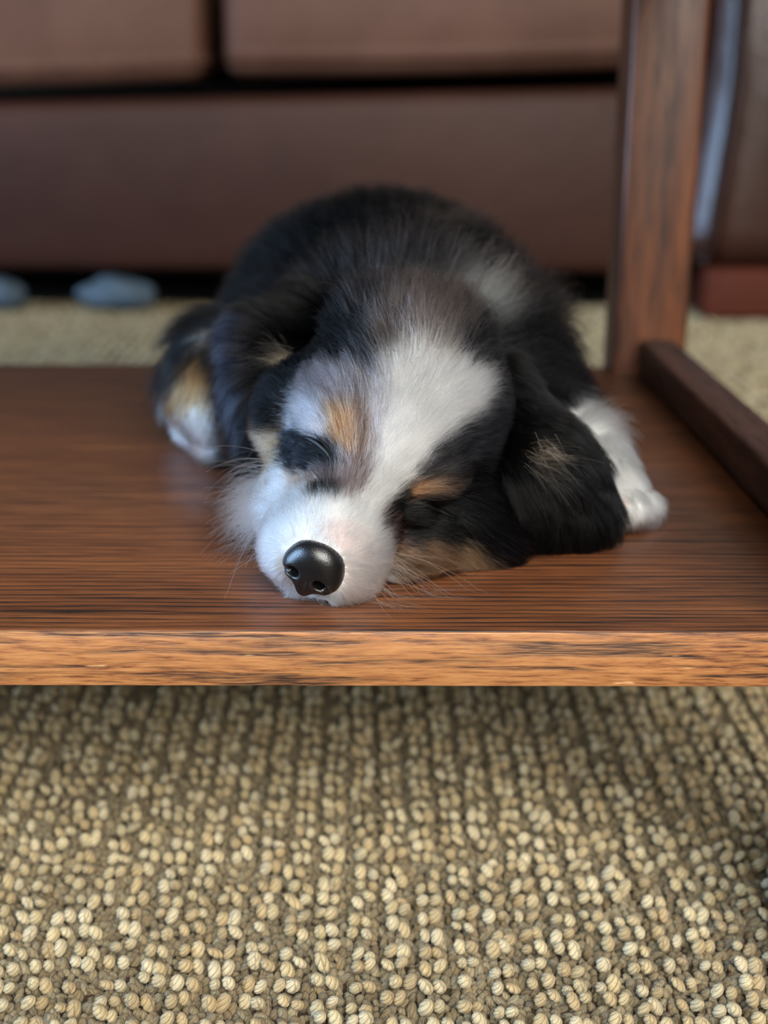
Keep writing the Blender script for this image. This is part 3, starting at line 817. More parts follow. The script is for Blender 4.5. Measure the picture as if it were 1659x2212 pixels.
    (119.5, 572.5, 13.6, 0.26, -0.61, -0.75, 238, 238, 234, 6.3, 0.3),
    (107.4, 563.0, 9.4, -0.02, 0.01, -1.0, 232, 208, 202, 5.8, 0.3),
    (112.2, 567.1, 4.0, 0.17, 0.88, -0.45, 238, 238, 234, 4.6, 0.3),
    (106.2, 583.4, 24.6, 0.2, -0.91, -0.35, 238, 238, 234, 8.0, 0.3),
    (92.6, 617.1, 38.7, 0.78, -0.49, -0.37, 20, 19, 21, 12.6, 0.35),
    (63.8, 609.2, 19.5, 0.63, 0.6, -0.49, 20, 19, 21, 13.8, 0.3),
    (66.4, 602.0, 42.1, 0.8, 0.54, -0.26, 20, 19, 21, 13.8, 0.3),
]
COAT_EAR_A = [
    (-35.4, 578.8, 70.3, -0.87, -0.33, -0.36, 176, 146, 112, 17, 0.6),
    (-38.1, 578.4, 74.2, -0.85, -0.07, 0.52, 150, 124, 96, 15, 0.6),
    (-31.8, 580.7, 66.1, -0.77, -0.44, -0.47, 140, 116, 90, 15, 0.5),
    (-28.0, 583.1, 73.3, -0.6, -0.51, 0.62, 20, 19, 21, 9, 0.35),
    (-42.8, 579.0, 77.8, -0.98, 0.16, 0.14, 20, 19, 21, 10, 0.35),
    (-53.6, 582.2, 69.5, -0.68, 0.65, -0.35, 30, 33, 42, 8, 0.3),
    (-52.7, 577.2, 51.2, -0.2, 0.17, -0.97, 28, 31, 40, 9, 0.3),
    (-42.9, 574.5, 55.8, -0.64, -0.18, -0.74, 20, 19, 21, 10, 0.35),
    (-43.1, 574.5, 42.2, -0.35, 0.07, -0.94, 20, 19, 21, 11, 0.4),
    (-24.3, 587.0, 81.3, -0.81, -0.27, 0.52, 20, 19, 21, 11, 0.35),
    (-33.6, 584.3, 84.6, -0.87, 0.09, 0.49, 20, 19, 21, 11, 0.4),
    (-46.6, 576.8, 66.8, -0.92, 0.13, -0.36, 20, 19, 21, 9, 0.3),
    (-31.9, 581.1, 58.3, -0.6, -0.46, -0.65, 20, 19, 21, 9, 0.3),
]
COAT_EAR_B = [
    (71.0, 540.5, 40.8, 0.95, 0.11, -0.28, 176, 146, 94, 14, 0.5),
    (69.1, 539.2, 38.4, 0.82, -0.03, -0.57, 150, 120, 84, 13, 0.5),
    (73.8, 540.3, 38.1, 0.77, 0.02, -0.64, 130, 104, 72, 13, 0.5),
    (74.9, 538.4, 27.3, 0.37, 0.03, -0.93, 20, 19, 21, 9, 0.3),
    (56.5, 536.4, 29.7, 0.27, -0.2, -0.94, 20, 19, 21, 9, 0.3),
    (57.3, 537.5, 10.5, 0.13, 0.28, -0.95, 26, 26, 30, 9, 0.3),
    (83.4, 541.4, 9.3, 0.22, 0.34, -0.91, 26, 26, 28, 9, 0.3),
    (94.4, 546.7, 26.9, 0.37, -0.11, -0.92, 20, 19, 21, 8, 0.3),
    (84.4, 545.6, 40.5, 0.66, -0.08, -0.75, 20, 19, 21, 9, 0.3),
    (65.7, 544.4, 48.2, 0.92, -0.26, -0.28, 20, 19, 21, 10, 0.3),
    (79.9, 539.3, 19.5, 0.18, 0.03, -0.98, 34, 35, 40, 9, 0.3),
    (65.8, 535.9, 20.5, 0.21, 0.08, -0.97, 20, 19, 21, 9, 0.3),
]
COAT_COLOURS = [(7, 7, 8), (240, 240, 236), (112, 104, 106), (168, 168, 176), (160, 157, 164), (40, 40, 43), (230, 208, 204), (98, 84, 82), (205, 166, 146), (22, 25, 31), (140, 100, 70), (104, 82, 70), (158, 132, 104), (72, 54, 50), (104, 80, 60), (150, 118, 84), (80, 70, 66), (150, 153, 150), (235, 236, 236), (66, 60, 54), (36, 39, 48), (236, 196, 196), (110, 106, 98), (48, 44, 42), (150, 124, 94), (150, 108, 66), (24, 24, 26)]  # the bluish near-blacks carry cool window light painted into black fur
MARKS_BODY = np.array([
-24,797,105,0,-17,787,106,0,-11,783,107,0,-4,780,107,0,2,778,107,0,9,778,107,0,15,779,107,0,22,781,107,0,28,784,107,0,35,790,106,0,
-37,794,99,0,-30,783,100,0,-24,777,101,0,-17,772,101,0,-11,770,102,0,-4,768,102,0,2,767,102,0,8,766,102,0,15,767,102,0,21,768,102,0,
28,770,102,19,34,774,102,19,41,778,101,19,48,786,100,19,-43,787,93,0,-36,777,95,0,-30,770,95,0,-23,766,96,0,-17,762,96,0,-10,759,97,0,
-4,757,97,0,2,756,97,0,8,756,97,0,15,756,97,0,21,757,97,0,27,759,97,19,34,762,97,19,40,766,96,19,47,772,96,19,54,780,95,19,
62,794,93,0,-50,785,87,0,-43,774,88,0,-36,766,89,0,-29,760,90,0,-23,755,91,0,-17,751,91,0,-10,749,92,0,-4,747,92,0,2,745,92,0,
8,745,92,0,15,745,92,0,21,746,92,0,27,748,92,0,33,751,92,0,40,755,91,0,46,760,91,0,53,767,90,0,60,776,89,0,68,793,87,0,
-57,789,80,0,-49,774,82,0,-42,763,83,0,-36,755,85,0,-29,749,85,0,-23,743,86,0,-16,739,87,0,-10,736,87,0,-4,734,88,0,2,732,88,26,
8,732,88,26,14,732,88,26,20,733,88,26,27,734,88,26,33,737,87,26,39,741,87,26,46,746,86,26,53,754,85,0,60,763,84,0,67,776,82,0,
-56,778,75,0,-49,763,77,0,-42,751,79,0,-35,742,80,0,-28,734,81,26,-22,728,82,26,-16,723,83,26,-10,719,83,26,-4,714,84,26,2,626,96,26,
7,620,97,26,12,618,98,26,17,617,98,26,23,619,98,26,28,624,97,26,38,723,83,26,45,729,82,26,51,735,82,26,58,746,80,26,66,761,78,26,
74,782,75,26,-63,787,67,0,-56,767,70,0,-48,748,73,0,-41,734,75,0,-34,724,76,0,-28,716,78,0,-20,656,87,0,-14,627,91,0,-8,616,93,26,
-3,611,93,26,2,609,94,26,7,607,94,26,12,606,94,26,17,606,94,26,22,606,94,26,27,608,94,26,33,610,94,26,38,614,93,26,44,625,92,26,
57,724,77,26,64,734,76,26,73,762,72,26,82,795,67,26,-63,779,62,0,-54,749,67,0,-47,727,70,0,-37,666,80,0,-31,652,82,0,-25,635,84,0,
-19,617,87,0,-14,610,88,0,-8,606,89,0,-3,603,89,26,2,601,90,26,7,600,90,16,12,600,90,16,17,599,90,16,22,600,90,16,27,601,90,16,
32,602,90,16,37,605,89,16,43,608,89,17,48,614,88,17,63,718,72,18,69,727,71,26,81,780,62,26,-71,792,53,0,-63,772,56,0,-49,675,72,0,
-42,656,75,0,-36,645,77,0,-30,629,80,0,-24,615,82,0,-19,608,84,0,-13,603,84,0,-8,600,85,0,-3,598,85,26,2,545,94,26,6,541,94,16,
11,540,95,16,15,540,95,16,20,541,95,16,25,544,94,16,30,551,93,16,37,599,85,16,42,602,85,26,48,605,84,17,53,612,83,17,60,629,80,17,
76,725,65,26,90,798,53,0,-83,719,59,0,-76,709,61,0,-67,683,65,0,-60,674,67,0,-54,664,69,0,-48,653,70,0,-41,643,72,0,-35,630,75,0,
-29,615,77,0,-24,607,78,0,-18,602,79,0,-13,598,80,0,-7,543,90,0,-3,537,91,0,2,534,91,16,6,532,91,16,11,531,92,16,15,531,92,16,
20,532,91,16,24,534,91,16,29,538,91,16,34,543,90,16,42,597,81,26,47,600,80,26,53,605,79,17,59,612,78,26,65,625,76,0,72,641,73,0,
-86,713,54,0,-80,688,58,0,-76,679,60,22,-72,674,61,22,-68,670,62,0,-64,666,62,0,-61,662,63,0,-57,658,64,0,-54,653,65,0,-50,648,66,0,
-46,643,67,0,-43,637,68,0,-39,630,69,0,-36,621,71,0,-32,614,72,0,-29,609,73,0,-26,605,74,0,-23,602,74,0,-20,599,75,0,-17,597,75,0,
-13,541,85,0,-10,536,86,0,-7,533,87,0,-5,530,87,0,-2,529,88,0,0,527,88,26,3,526,88,16,6,526,88,16,8,525,88,16,11,525,88,16,
13,525,88,16,16,525,88,16,18,526,88,16,21,527,88,16,24,528,88,16,26,529,88,16,29,530,87,16,32,533,87,16,34,535,87,26,37,539,86,26,
40,544,85,26,47,596,76,26,50,598,75,26,53,601,75,0,57,604,74,0,60,607,74,0,63,612,73,0,67,618,72,0,71,624,71,0,75,630,70,0,
79,639,68,0,-83,686,55,0,-79,677,57,0,-75,672,58,22,-71,668,59,22,-68,665,59,0,-64,661,60,0,-60,657,61,0,-57,653,62,0,-53,649,62,0,
-50,644,63,0,-46,639,64,0,-43,632,65,0,-39,625,67,0,-36,617,68,0,-32,611,70,0,-29,606,70,0,-26,603,71,0,-23,600,72,0,-20,597,72,0,
-15,541,83,0,-13,535,84,0,-10,531,84,0,-7,528,85,0,-5,526,85,0,-2,525,86,0,0,524,86,0,3,523,86,0,6,522,86,0,8,522,86,0,
11,522,86,0,13,522,86,1,16,522,86,1,18,523,86,1,21,524,86,1,24,525,86,1,26,526,86,16,29,527,85,16,32,529,85,16,34,531,85,26,
37,534,84,26,40,538,83,26,43,544,82,0,50,596,73,26,53,599,72,26,56,601,72,26,60,605,71,26,63,609,70,0,67,613,70,0,70,619,69,0,
74,624,68,0,78,630,67,0,82,639,65,0,-91,722,45,0,-82,677,54,0,-78,672,55,0,-74,668,55,0,-71,664,56,0,-67,661,57,0,-64,657,57,0,
-60,654,58,0,-57,650,59,0,-53,645,60,0,-50,641,61,0,-46,635,62,0,-42,629,63,0,-39,621,65,0,-35,614,66,0,-32,608,67,0,-29,604,68,0,
-26,601,68,0,-23,598,69,0,-18,542,80,0,-15,534,81,0,-12,529,82,0,-10,526,83,0,-7,524,83,0,-5,523,83,0,-2,521,84,0,0,520,84,0,
3,520,84,0,6,519,84,1,8,519,84,1,11,519,84,1,13,519,84,1,16,520,84,1,18,520,84,1,21,521,84,1,23,522,84,1,26,523,84,1,
29,524,83,1,31,526,83,1,34,528,83,0,37,531,82,26,40,534,82,26,43,539,81,26,46,547,79,26,53,597,70,26,56,600,69,26,60,603,69,26,
63,606,68,26,66,610,67,0,70,615,66,0,73,619,65,0,77,624,64,0,81,631,63,0,86,642,61,0,-86,679,50,0,-82,672,51,0,-78,668,52,0,
-74,664,53,0,-71,661,54,0,-67,658,54,0,-63,654,55,0,-60,651,56,0,-56,647,56,0,-53,643,57,0,-49,638,58,0,-46,632,59,0,-42,625,61,0,
-39,618,62,0,-35,611,63,0,-32,607,64,0,-29,603,65,0,-24,551,75,0,-21,543,77,0,-18,534,79,0,-15,528,80,2,-12,525,80,2,-10,522,81,2,
-7,521,81,2,-5,519,82,2,-2,518,82,0,0,517,82,0,3,517,82,0,6,517,82,4,8,517,82,1,11,517,82,1,13,517,82,1,16,517,82,1,
18,518,82,1,21,519,82,1,23,519,82,1,26,521,81,1,29,522,81,1,31,523,81,1,34,525,81,1,37,528,80,1,40,531,79,26,42,535,79,26,
46,540,78,26,53,596,67,26,56,598,66,26,60,601,66,26,63,604,65,26,66,608,65,0,70,612,64,0,73,616,63,0,77,620,62,0,80,626,61,0,
84,633,60,0,-95,722,38,0,-85,674,48,0,-81,668,49,0,-78,665,49,25,-74,661,50,25,-70,658,51,0,-67,655,51,0,-63,652,52,0,-60,648,53,0,
-56,645,54,0,-53,641,54,0,-49,636,55,0,-46,630,57,0,-42,623,58,0,-39,616,59,0,-35,610,61,0,-29,552,72,0,-26,547,73,0,-23,543,74,0,
-21,536,75,2,-18,528,77,2,-15,523,78,2,-12,521,79,2,-10,519,79,2,-7,517,79,2,-5,516,80,2,-2,515,80,2,0,515,80,2,3,514,80,4,
6,514,80,4,8,514,80,4,11,514,80,1,13,514,80,1,16,515,80,1,18,515,80,1,21,516,80,1,23,517,79,1,26,518,79,1,29,520,79,1,
31,521,79,1,34,523,78,1,37,525,78,1,39,528,77,1,42,531,77,1,45,536,76,26,49,545,74,26,56,597,64,26,60,600,63,26,63,603,63,26,
66,606,62,0,69,609,61,0,73,613,60,0,76,617,60,0,80,622,59,0,84,627,58,0,88,636,56,0,-90,680,43,0,-85,671,45,0,-81,666,46,25,
-77,662,47,25,-74,659,47,25,-70,656,48,25,-67,653,49,0,-63,650,49,0,-60,647,50,0,-56,643,51,0,-53,639,51,0,-49,634,53,0,-46,628,54,0,
-42,622,55,0,-39,615,57,0,-32,548,70,0,-29,544,71,0,-26,541,72,0,-23,537,73,2,-20,529,74,2,-17,523,76,2,-15,520,76,2,-12,517,77,2,
-10,516,77,2,-7,514,77,2,-5,513,78,2,-2,513,78,2,0,512,78,2,3,512,78,4,6,512,78,4,8,512,78,4,11,512,78,1,13,512,78,1,
16,513,78,1,18,513,78,1,21,514,78,1,23,515,77,1,26,516,77,1,29,518,77,1,31,519,77,1,34,521,76,1,37,523,76,1,39,526,75,1,
42,529,75,1,45,533,74,1,48,540,72,26,56,596,61,26,60,599,60,26,63,602,60,26,66,604,59,0,69,608,59,0,73,611,58,0,76,615,57,0,
80,619,56,0,84,624,55,0,88,630,54,0,92,640,52,0,-89,677,40,0,-85,669,42,25,-81,664,43,25,-77,661,44,25,-74,657,44,25,-70,655,45,25,
-67,652,46,23,-63,649,46,23,-60,646,47,0,-56,642,48,0,-53,638,48,0,-49,633,50,0,-46,627,51,0,-42,621,52,0,-34,545,68,0,-31,542,69,0,
-29,540,69,0,-26,537,70,2,-23,532,71,2,-20,523,73,2,-17,519,74,2,-15,516,74,2,-12,514,75,2,-10,513,75,2,-7,512,75,2,-5,511,75,2,
-2,510,76,2,0,510,76,2,3,510,76,4,6,509,76,4,8,510,76,4,11,510,76,1,13,510,76,1,16,511,76,1,18,511,76,1,21,512,75,1,
23,513,75,1,26,514,75,1,28,516,75,1,31,517,74,1,34,519,74,1,36,521,74,1,39,524,73,1,42,527,72,1,45,531,72,1,48,537,70,26,
56,596,58,26,60,598,57,26,63,601,57,26,66,603,56,26,69,606,56,0,73,610,55,0,76,613,54,0,80,617,54,0,83,621,53,0,87,627,52,0,
91,632,50,0,-89,675,37,0,-85,667,39,25,-81,663,40,25,-77,659,41,25,-74,656,41,25,-70,654,42,25,-67,651,42,23,-63,648,43,23,-60,645,44,0,
-56,641,45,0,-53,638,45,0,-49,633,46,0,-46,627,48,0,-37,545,66,0,-34,541,66,0,-31,539,67,0,-29,536,67,2,-26,533,68,2,-23,526,69,2,
-20,519,71,2,-17,516,72,2,-15,513,72,2,-12,512,73,2,-10,511,73,2,-7,510,73,2,-5,509,73,2,-2,508,74,2,1,508,74,2,3,507,74,4,
6,507,74,4,8,507,74,4,11,508,74,1,13,508,74,1,16,509,74,1,18,509,73,1,21,510,73,1,23,511,73,1,26,512,73,1,28,514,72,1,
31,515,72,1,34,517,72,1,36,519,71,1,39,522,71,1,42,525,70,1,45,529,69,1,48,534,68,26,56,595,55,26,60,598,55,26,63,600,54,26,
66,603,54,26,69,605,53,0,73,608,52,0,76,611,52,0,80,615,51,0,83,619,50,0,87,624,49,0,91,628,48,0,95,633,47,0,-89,675,34,25,
-85,667,36,25,-81,662,37,25,-77,659,37,25,-74,656,38,25,-70,653,39,25,-67,650,39,23,-63,648,40,23,-60,645,41,0,-56,641,41,0,-53,638,42,0,
-49,633,43,0,-40,547,62,0,-37,541,64,0,-34,538,64,0,-31,536,65,0,-28,533,65,3,-26,530,66,3,-23,522,68,3,-20,516,69,3,-17,513,70,2,
-15,511,70,2,-12,509,71,2,-10,508,71,2,-7,507,71,2,-4,507,71,2,-2,506,71,2,1,506,72,2,3,505,72,4,6,505,72,4,8,505,72,4,
11,506,72,1,13,506,72,1,16,507,71,1,18,507,71,1,21,508,71,1,23,509,71,1,26,511,71,1,28,512,70,1,31,514,70,1,34,516,70,1,
36,518,69,1,39,520,68,1,42,523,68,1,45,527,67,1,48,532,66,5,51,542,64,5,60,597,52,26,63,600,51,26,66,602,51,26,69,605,50,0,
73,607,49,0,76,610,49,0,80,614,48,0,83,618,47,0,87,621,46,0,90,624,46,0,94,628,45,0,-89,677,30,25,-85,667,32,25,-81,662,33,25,
-77,659,34,25,-74,656,35,25,-70,653,35,25,-67,650,36,23,-63,648,37,23,-60,645,37,0,-56,642,38,0,-53,638,39,0,-49,634,40,0,-40,542,61,0,
-37,538,62,0,-34,535,62,0,-31,533,63,3,-28,531,63,3,-26,527,64,3,-22,517,66,3,-20,513,67,3,-17,510,68,3,-15,508,68,2,-12,507,69,10,
-9,506,69,10,-7,505,69,10,-4,505,69,11,-2,504,69,11,1,504,69,11,3,503,70,4,5,503,70,4,8,503,70,4,10,504,70,1,13,504,69,1,
16,505,69,1,18,506,69,1,21,507,69,1,23,508,69,1,26,509,68,1,28,510,68,1,31,512,68,1,34,514,67,1,36,516,67,1,39,519,66,1,
42,522,65,1,45,526,65,5,48,531,64,5,51,540,61,5,60,597,49,26,63,600,48,26,66,602,48,26,69,604,47,0,73,607,47,0,76,610,46,0,
80,613,45,0,83,616,44,0,87,619,44,0,90,621,43,0,93,623,43,0,97,626,42,0,-85,668,29,25,-81,663,30,1,-78,659,31,1,-74,656,31,1,
-70,653,32,1,-67,651,33,23,-63,648,33,23,-60,646,34,0,-57,643,35,0,-53,639,35,0,-50,635,36,0,-39,539,59,0,-37,536,59,0,-34,533,60,0,
-31,531,60,3,-28,529,61,3,-25,525,62,3,-22,514,64,3,-20,510,65,3,-17,508,66,3,-15,506,66,2,-12,505,66,10,-9,504,67,10,-7,504,67,10,
-4,503,67,10,-2,502,67,11,1,502,67,11,3,501,67,4,5,501,67,4,8,501,67,4,10,502,67,1,13,502,67,1,15,503,67,1,18,504,67,1,
21,505,67,1,23,506,66,1,26,508,66,1,28,509,66,1,31,511,65,1,34,513,65,1,36,515,64,1,39,518,64,1,42,521,63,1,45,525,62,5,
48,530,61,5,51,539,59,5,60,598,46,26,63,600,45,26,66,602,45,0,70,604,44,0,73,607,44,0,76,609,43,0,80,612,42,0,83,616,41,0,
86,618,41,0,90,619,41,0,93,620,41,1,96,621,40,1,100,624,40,1,-86,671,24,1,-82,664,26,1,-78,660,27,1,-74,657,28,1,-71,654,28,1,
-67,652,29,23,-64,649,30,23,-60,647,30,0,-57,644,31,0,-53,641,32,0,-50,637,33,0,-39,537,56,0,-36,534,57,0,-34,532,58,0,-31,530,58,3,
-28,528,58,3,-25,524,59,3,-22,512,62,3,-20,508,63,3,-17,506,64,3,-14,505,64,3,-12,504,64,10,-9,503,64,10,-7,502,65,10,-4,501,65,10,
-2,501,65,11,1,500,65,11,3,500,65,4,5,500,65,4,8,500,65,1,10,500,65,1,13,501,65,1,15,501,65,1,18,502,65,1,21,503,64,1,
23,505,64,1,26,506,64,1,28,508,63,1,31,510,63,1,34,512,63,1,36,514,62,1,39,517,61,5,42,520,61,5,45,524,60,5,48,529,58,5,
52,540,56,5,60,598,42,26,63,600,42,26,66,602,41,0,70,604,41,0,73,607,40,0,76,609,40,0,80,612,39,0,83,615,39,0,86,616,38,0,
90,617,38,0,93,617,38,1,96,616,38,1,99,616,38,1,102,620,37,1,-93,701,14,1,-89,699,14,1,-82,667,22,1,-78,662,23,1,-74,659,24,1,
-71,656,25,1,-67,653,25,23,-64,651,26,23,-60,649,27,0,-57,646,27,0,-54,643,28,0,-50,639,29,0,-39,536,54,0,-36,533,55,0,-34,531,55,0,
-31,529,55,3,-28,527,56,3,-25,523,57,3,-22,510,60,3,-20,507,61,3,-17,505,61,3,-14,503,62,3,-12,502,62,10,-9,501,62,10,-7,501,62,10,
-4,500,63,10,-2,499,63,11,1,499,63,11,3,498,63,4,5,498,63,4,8,498,63,1,10,499,63,1,13,499,63,1,15,500,63,1,18,501,63,1,
21,502,62,1,23,503,62,1,26,505,62,1,28,507,61,1,31,508,61,1,34,510,60,1,36,513,60,5,39,516,59,5,42,519,58,5,45,524,57,5,
48,529,56,5,57,597,40,5,60,599,39,26,63,601,39,0,67,603,38,0,70,605,38,0,73,607,37,0,76,609,37,0,80,612,36,0,83,615,35,0,
86,615,35,0,89,615,35,0,92,614,36,1,95,612,36,1,98,611,36,1,101,610,37,1,104,612,36,1,-93,699,11,1,-89,697,11,1,-83,674,17,1,
-79,666,19,1,-75,661,20,1,-71,658,21,1,-68,656,22,23,-64,653,22,23,-61,651,23,0,-57,649,23,0,-54,646,24,12,-50,642,25,12,-39,536,51,12,
-36,532,52,12,-34,530,52,12,-31,528,53,9,-28,526,53,9,-25,524,54,9,-22,511,57,9,-20,506,59,3,-17,504,59,3,-14,502,59,2,-12,501,60,10,
-9,500,60,10,-7,499,60,10,-4,499,60,10,-2,498,61,11,1,497,61,11,3,497,61,4,5,497,61,4,8,497,61,1,10,497,61,1,13,498,61,1,
15,499,60,1,18,500,60,1,20,501,60,1,23,502,60,1,26,504,59,1,28,506,59,1,31,507,58,1,34,510,58,5,36,512,57,5,39,515,57,5,
42,519,56,5,45,524,54,5,48,530,53,5,57,598,36,5,60,600,36,26,64,601,35,0,67,603,35,0,70,605,35,0,73,607,34,0,77,610,33,0,
80,613,33,0,83,615,32,0,86,615,32,0,89,613,33,0,92,611,33,0,95,608,34,1,97,607,34,1,100,606,35,1,103,606,35,1,107,608,34,1,
-89,696,8,21,-86,695,8,21,-80,673,14,21,-75,666,16,1,-72,662,17,1,-68,659,17,23,-65,657,18,23,-61,654,19,0,-58,652,19,12,-54,650,20,12,
-51,646,21,12,-40,538,48,12,-36,532,49,12,-34,530,50,12,-31,528,50,9,-28,525,51,9,-25,522,52,9,-22,514,54,0,-20,508,55,0,-17,504,56,0,
-14,501,57,9,-12,500,57,2,-9,499,58,10,-7,498,58,10,-4,497,58,10,-2,497,58,11,1,496,58,11,3,496,59,4,6,496,59,4,8,496,59,1,
10,497,58,1,13,497,58,1,15,498,58,1,18,499,58,1,20,500,58,1,23,501,57,1,26,503,57,1,28,505,57,5,31,507,56,5,34,509,55,5,
36,512,55,5,39,515,54,5,42,519,53,5,45,524,52,5,48,531,50,5,57,599,33,5,61,601,32,0,64,603,32,0,67,604,32,0,70,606,31,0,
74,608,31,0,77,611,30,0,80,614,29,0,84,615,29,0,87,615,29,0,89,612,30,0,92,609,31,0,94,606,31,1,97,604,32,1,100,602,32,1,
103,602,32,1,106,603,32,1,110,608,31,1,-83,697,4,1,-79,698,4,1,-72,668,12,1,-69,664,13,0,-65,661,13,0,-62,659,14,0,-58,657,15,12,
-55,655,15,12,-51,652,16,12,-48,649,17,12,-37,533,46,12,-34,529,47,12,-31,527,48,9,-28,524,49,9,-25,519,50,9,-22,509,52,9,-20,506,53,0,
-17,504,54,0,-14,501,55,0,-12,499,55,0,-9,498,55,2,-7,497,56,10,-4,496,56,10,-2,496,56,11,1,495,56,11,3,495,56,4,6,495,56,4,
8,495,56,1,10,496,56,1,13,496,56,1,15,497,56,1,18,498,56,1,20,499,55,1,23,500,55,1,26,502,55,5,28,504,54,5,31,506,54,5,
34,508,53,5,36,511,52,5,39,515,51,5,42,520,50,5,45,525,49,5,48,532,47,5,58,601,29,5,61,602,29,0,64,604,29,0,67,606,28,0,
71,608,28,0,74,610,27,0,77,613,26,0,81,615,26,0,84,616,25,0,87,616,26,0,89,612,27,0,92,607,28,0,94,604,29,0,97,601,30,1,
100,599,30,1,102,598,30,1,105,598,30,1,109,601,30,1,-66,671,8,0,-62,667,8,0,-59,665,9,12,-55,662,10,12,-52,660,10,12,-48,657,11,12,
-37,534,43,12,-34,529,45,12,-31,525,46,9,-28,521,47,9,-25,514,49,9,-22,508,50,9,-20,506,51,0,-17,503,52,0,-14,500,52,0,-12,498,53,0,
-9,497,53,2,-7,496,53,2,-4,495,54,2,-2,495,54,11,1,494,54,11,3,494,54,4,6,494,54,1,8,494,54,1,10,495,54,1,13,496,54,1,
15,496,53,1,18,497,53,1,21,498,53,1,23,499,53,1,26,501,52,5,28,503,52,5,31,505,51,5,34,507,51,5,36,511,50,5,39,515,49,5,
42,520,47,5,45,526,46,5,49,533,44,5,58,603,26,0,61,604,25,0,64,606,25,0,68,608,25,0,71,609,24,0,74,612,23,0,78,615,23,0,
81,618,22,0,84,620,21,0,88,620,21,0,90,613,23,0,92,606,25,0,94,602,26,0,97,598,27,1,99,596,28,1,102,594,28,1,105,593,28,1,
108,594,28,1,-34,528,42,12,-31,522,44,0,-28,517,45,9,-25,512,46,9,-22,507,48,9,-20,505,48,9,-17,502,49,0,-14,499,50,0,-12,497,51,0,
-9,496,51,7,-7,495,51,7,-4,494,51,7,-2,493,52,11,1,493,52,2,3,493,52,4,6,493,52,1,8,494,51,1,10,494,51,1,13,495,51,1,
15,496,51,1,18,497,51,1,21,498,51,1,23,499,50,5,26,500,50,5,28,502,49,5,31,504,49,5,34,506,48,5,36,511,47,5,39,516,46,5,
42,521,44,5,45,526,43,26,49,533,41,0,58,606,22,0,62,607,22,0,65,608,21,0,68,610,21,0,71,612,20,0,75,615,20,0,78,618,19,0,
82,623,17,0,92,607,22,0,94,601,23,0,96,596,25,0,99,592,26,1,101,590,26,1,104,589,27,1,107,589,27,1,110,590,26,1,-33,524,40,1,
-31,518,42,1,-28,514,43,0,-25,511,44,0,-22,507,45,0,-20,504,46,7,-17,500,47,7,-14,497,48,7,-12,495,48,7,-9,494,49,7,-7,493,49,7,
-4,493,49,7,-2,492,49,7,1,492,49,7,3,492,49,4,6,493,49,1,8,493,49,1,10,494,49,1,13,495,49,1,15,495,49,1,18,496,48,1,
21,497,48,5,23,498,48,5,26,499,47,5,28,501,47,5,31,503,47,5,34,506,46,5,36,511,44,0,40,517,43,0,42,522,42,0,46,526,40,0,
49,533,38,0,59,609,18,0,62,610,18,0,65,612,17,0,68,613,17,0,72,616,16,0,75,619,15,0,79,625,14,0,94,600,20,0,96,594,22,0,
98,590,23,1,101,587,24,1,104,585,25,1,106,584,25,1,109,584,25,1,113,586,24,1,-33,519,39,1,-30,514,41,1,-28,511,41,8,-25,510,42,8,
-22,507,43,8,-20,503,44,8,-17,497,45,7,-14,495,46,7,-12,493,46,7,-9,492,47,7,-7,492,47,7,-4,491,47,7,-2,491,47,7,1,491,47,7,
3,491,47,1,6,492,47,1,8,493,47,1,11,493,46,1,13,494,46,1,16,495,46,1,18,496,46,1,21,497,46,5,23,498,45,5,26,499,45,0,
28,500,45,11,31,502,44,0,34,506,43,0,37,512,41,0,40,518,40,0,43,522,39,0,46,526,38,0,49,532,36,0,59,613,13,0,62,614,13,0,
66,616,13,0,69,618,12,0,73,622,11,0,77,629,9,0,96,592,20,0,98,587,21,1,100,584,22,1,103,581,23,1,106,580,23,1,109,580,23,1,
112,581,23,1,115,584,22,1,-36,523,35,1,-33,515,38,1,-30,510,39,1,-27,508,40,8,-25,506,40,8,-22,504,41,8,-19,497,43,8,-17,494,44,8,
-14,492,44,0,-12,491,44,7,-9,490,45,7,-7,490,45,7,-4,490,45,7,-2,490,45,7,1,490,45,7,3,490,45,1,6,491,45,1,8,492,44,1,
11,493,44,1,13,494,44,1,16,495,43,1,18,496,43,5,21,497,43,10,23,498,43,10,26,499,42,10,28,500,42,11,31,502,41,11,34,507,40,11,
37,515,38,0,40,518,37,0,43,521,36,0,46,525,35,0,49,530,34,0,60,620,8,0,63,622,8,0,67,624,7,0,96,591,17,0,98,585,19,1,
100,581,20,1,103,579,20,1,105,578,21,1,108,577,21,1,111,578,20,1,115,580,20,1,-36,517,34,1,-33,511,36,1,-30,507,37,1,-27,504,38,1,
-25,501,39,8,-22,496,40,1,-19,493,41,0,-17,491,42,0,-14,490,42,0,-12,489,43,0,-9,488,43,0,-7,488,43,7,-4,488,43,7,-2,488,43,7,
1,489,43,1,3,489,42,1,6,490,42,1,8,492,42,1,11,493,41,1,13,494,41,1,16,495,41,0,18,496,41,10,21,497,40,10,23,498,40,10,
26,499,40,10,28,501,39,11,31,503,39,11,34,511,36,0,37,516,35,0,40,518,34,0,43,521,34,0,46,524,33,0,49,528,31,0,98,583,16,1,
100,579,17,1,103,577,18,1,105,575,18,1,108,575,18,1,111,575,18,1,114,577,18,1,118,580,17,1,-36,514,33,1,-33,508,34,1,-30,504,35,1,
-27,500,37,1,-24,496,38,1,-22,492,39,1,-19,490,40,1,-17,488,40,1,-14,487,41,1,-12,486,41,1,-9,486,41,1,-7,486,41,1,-4,486,41,1,
-2,487,41,1,1,487,40,1,3,488,40,1,6,490,40,1,8,491,39,1,11,493,39,1,13,494,38,0,16,496,38,0,18,497,38,10,21,498,37,10,
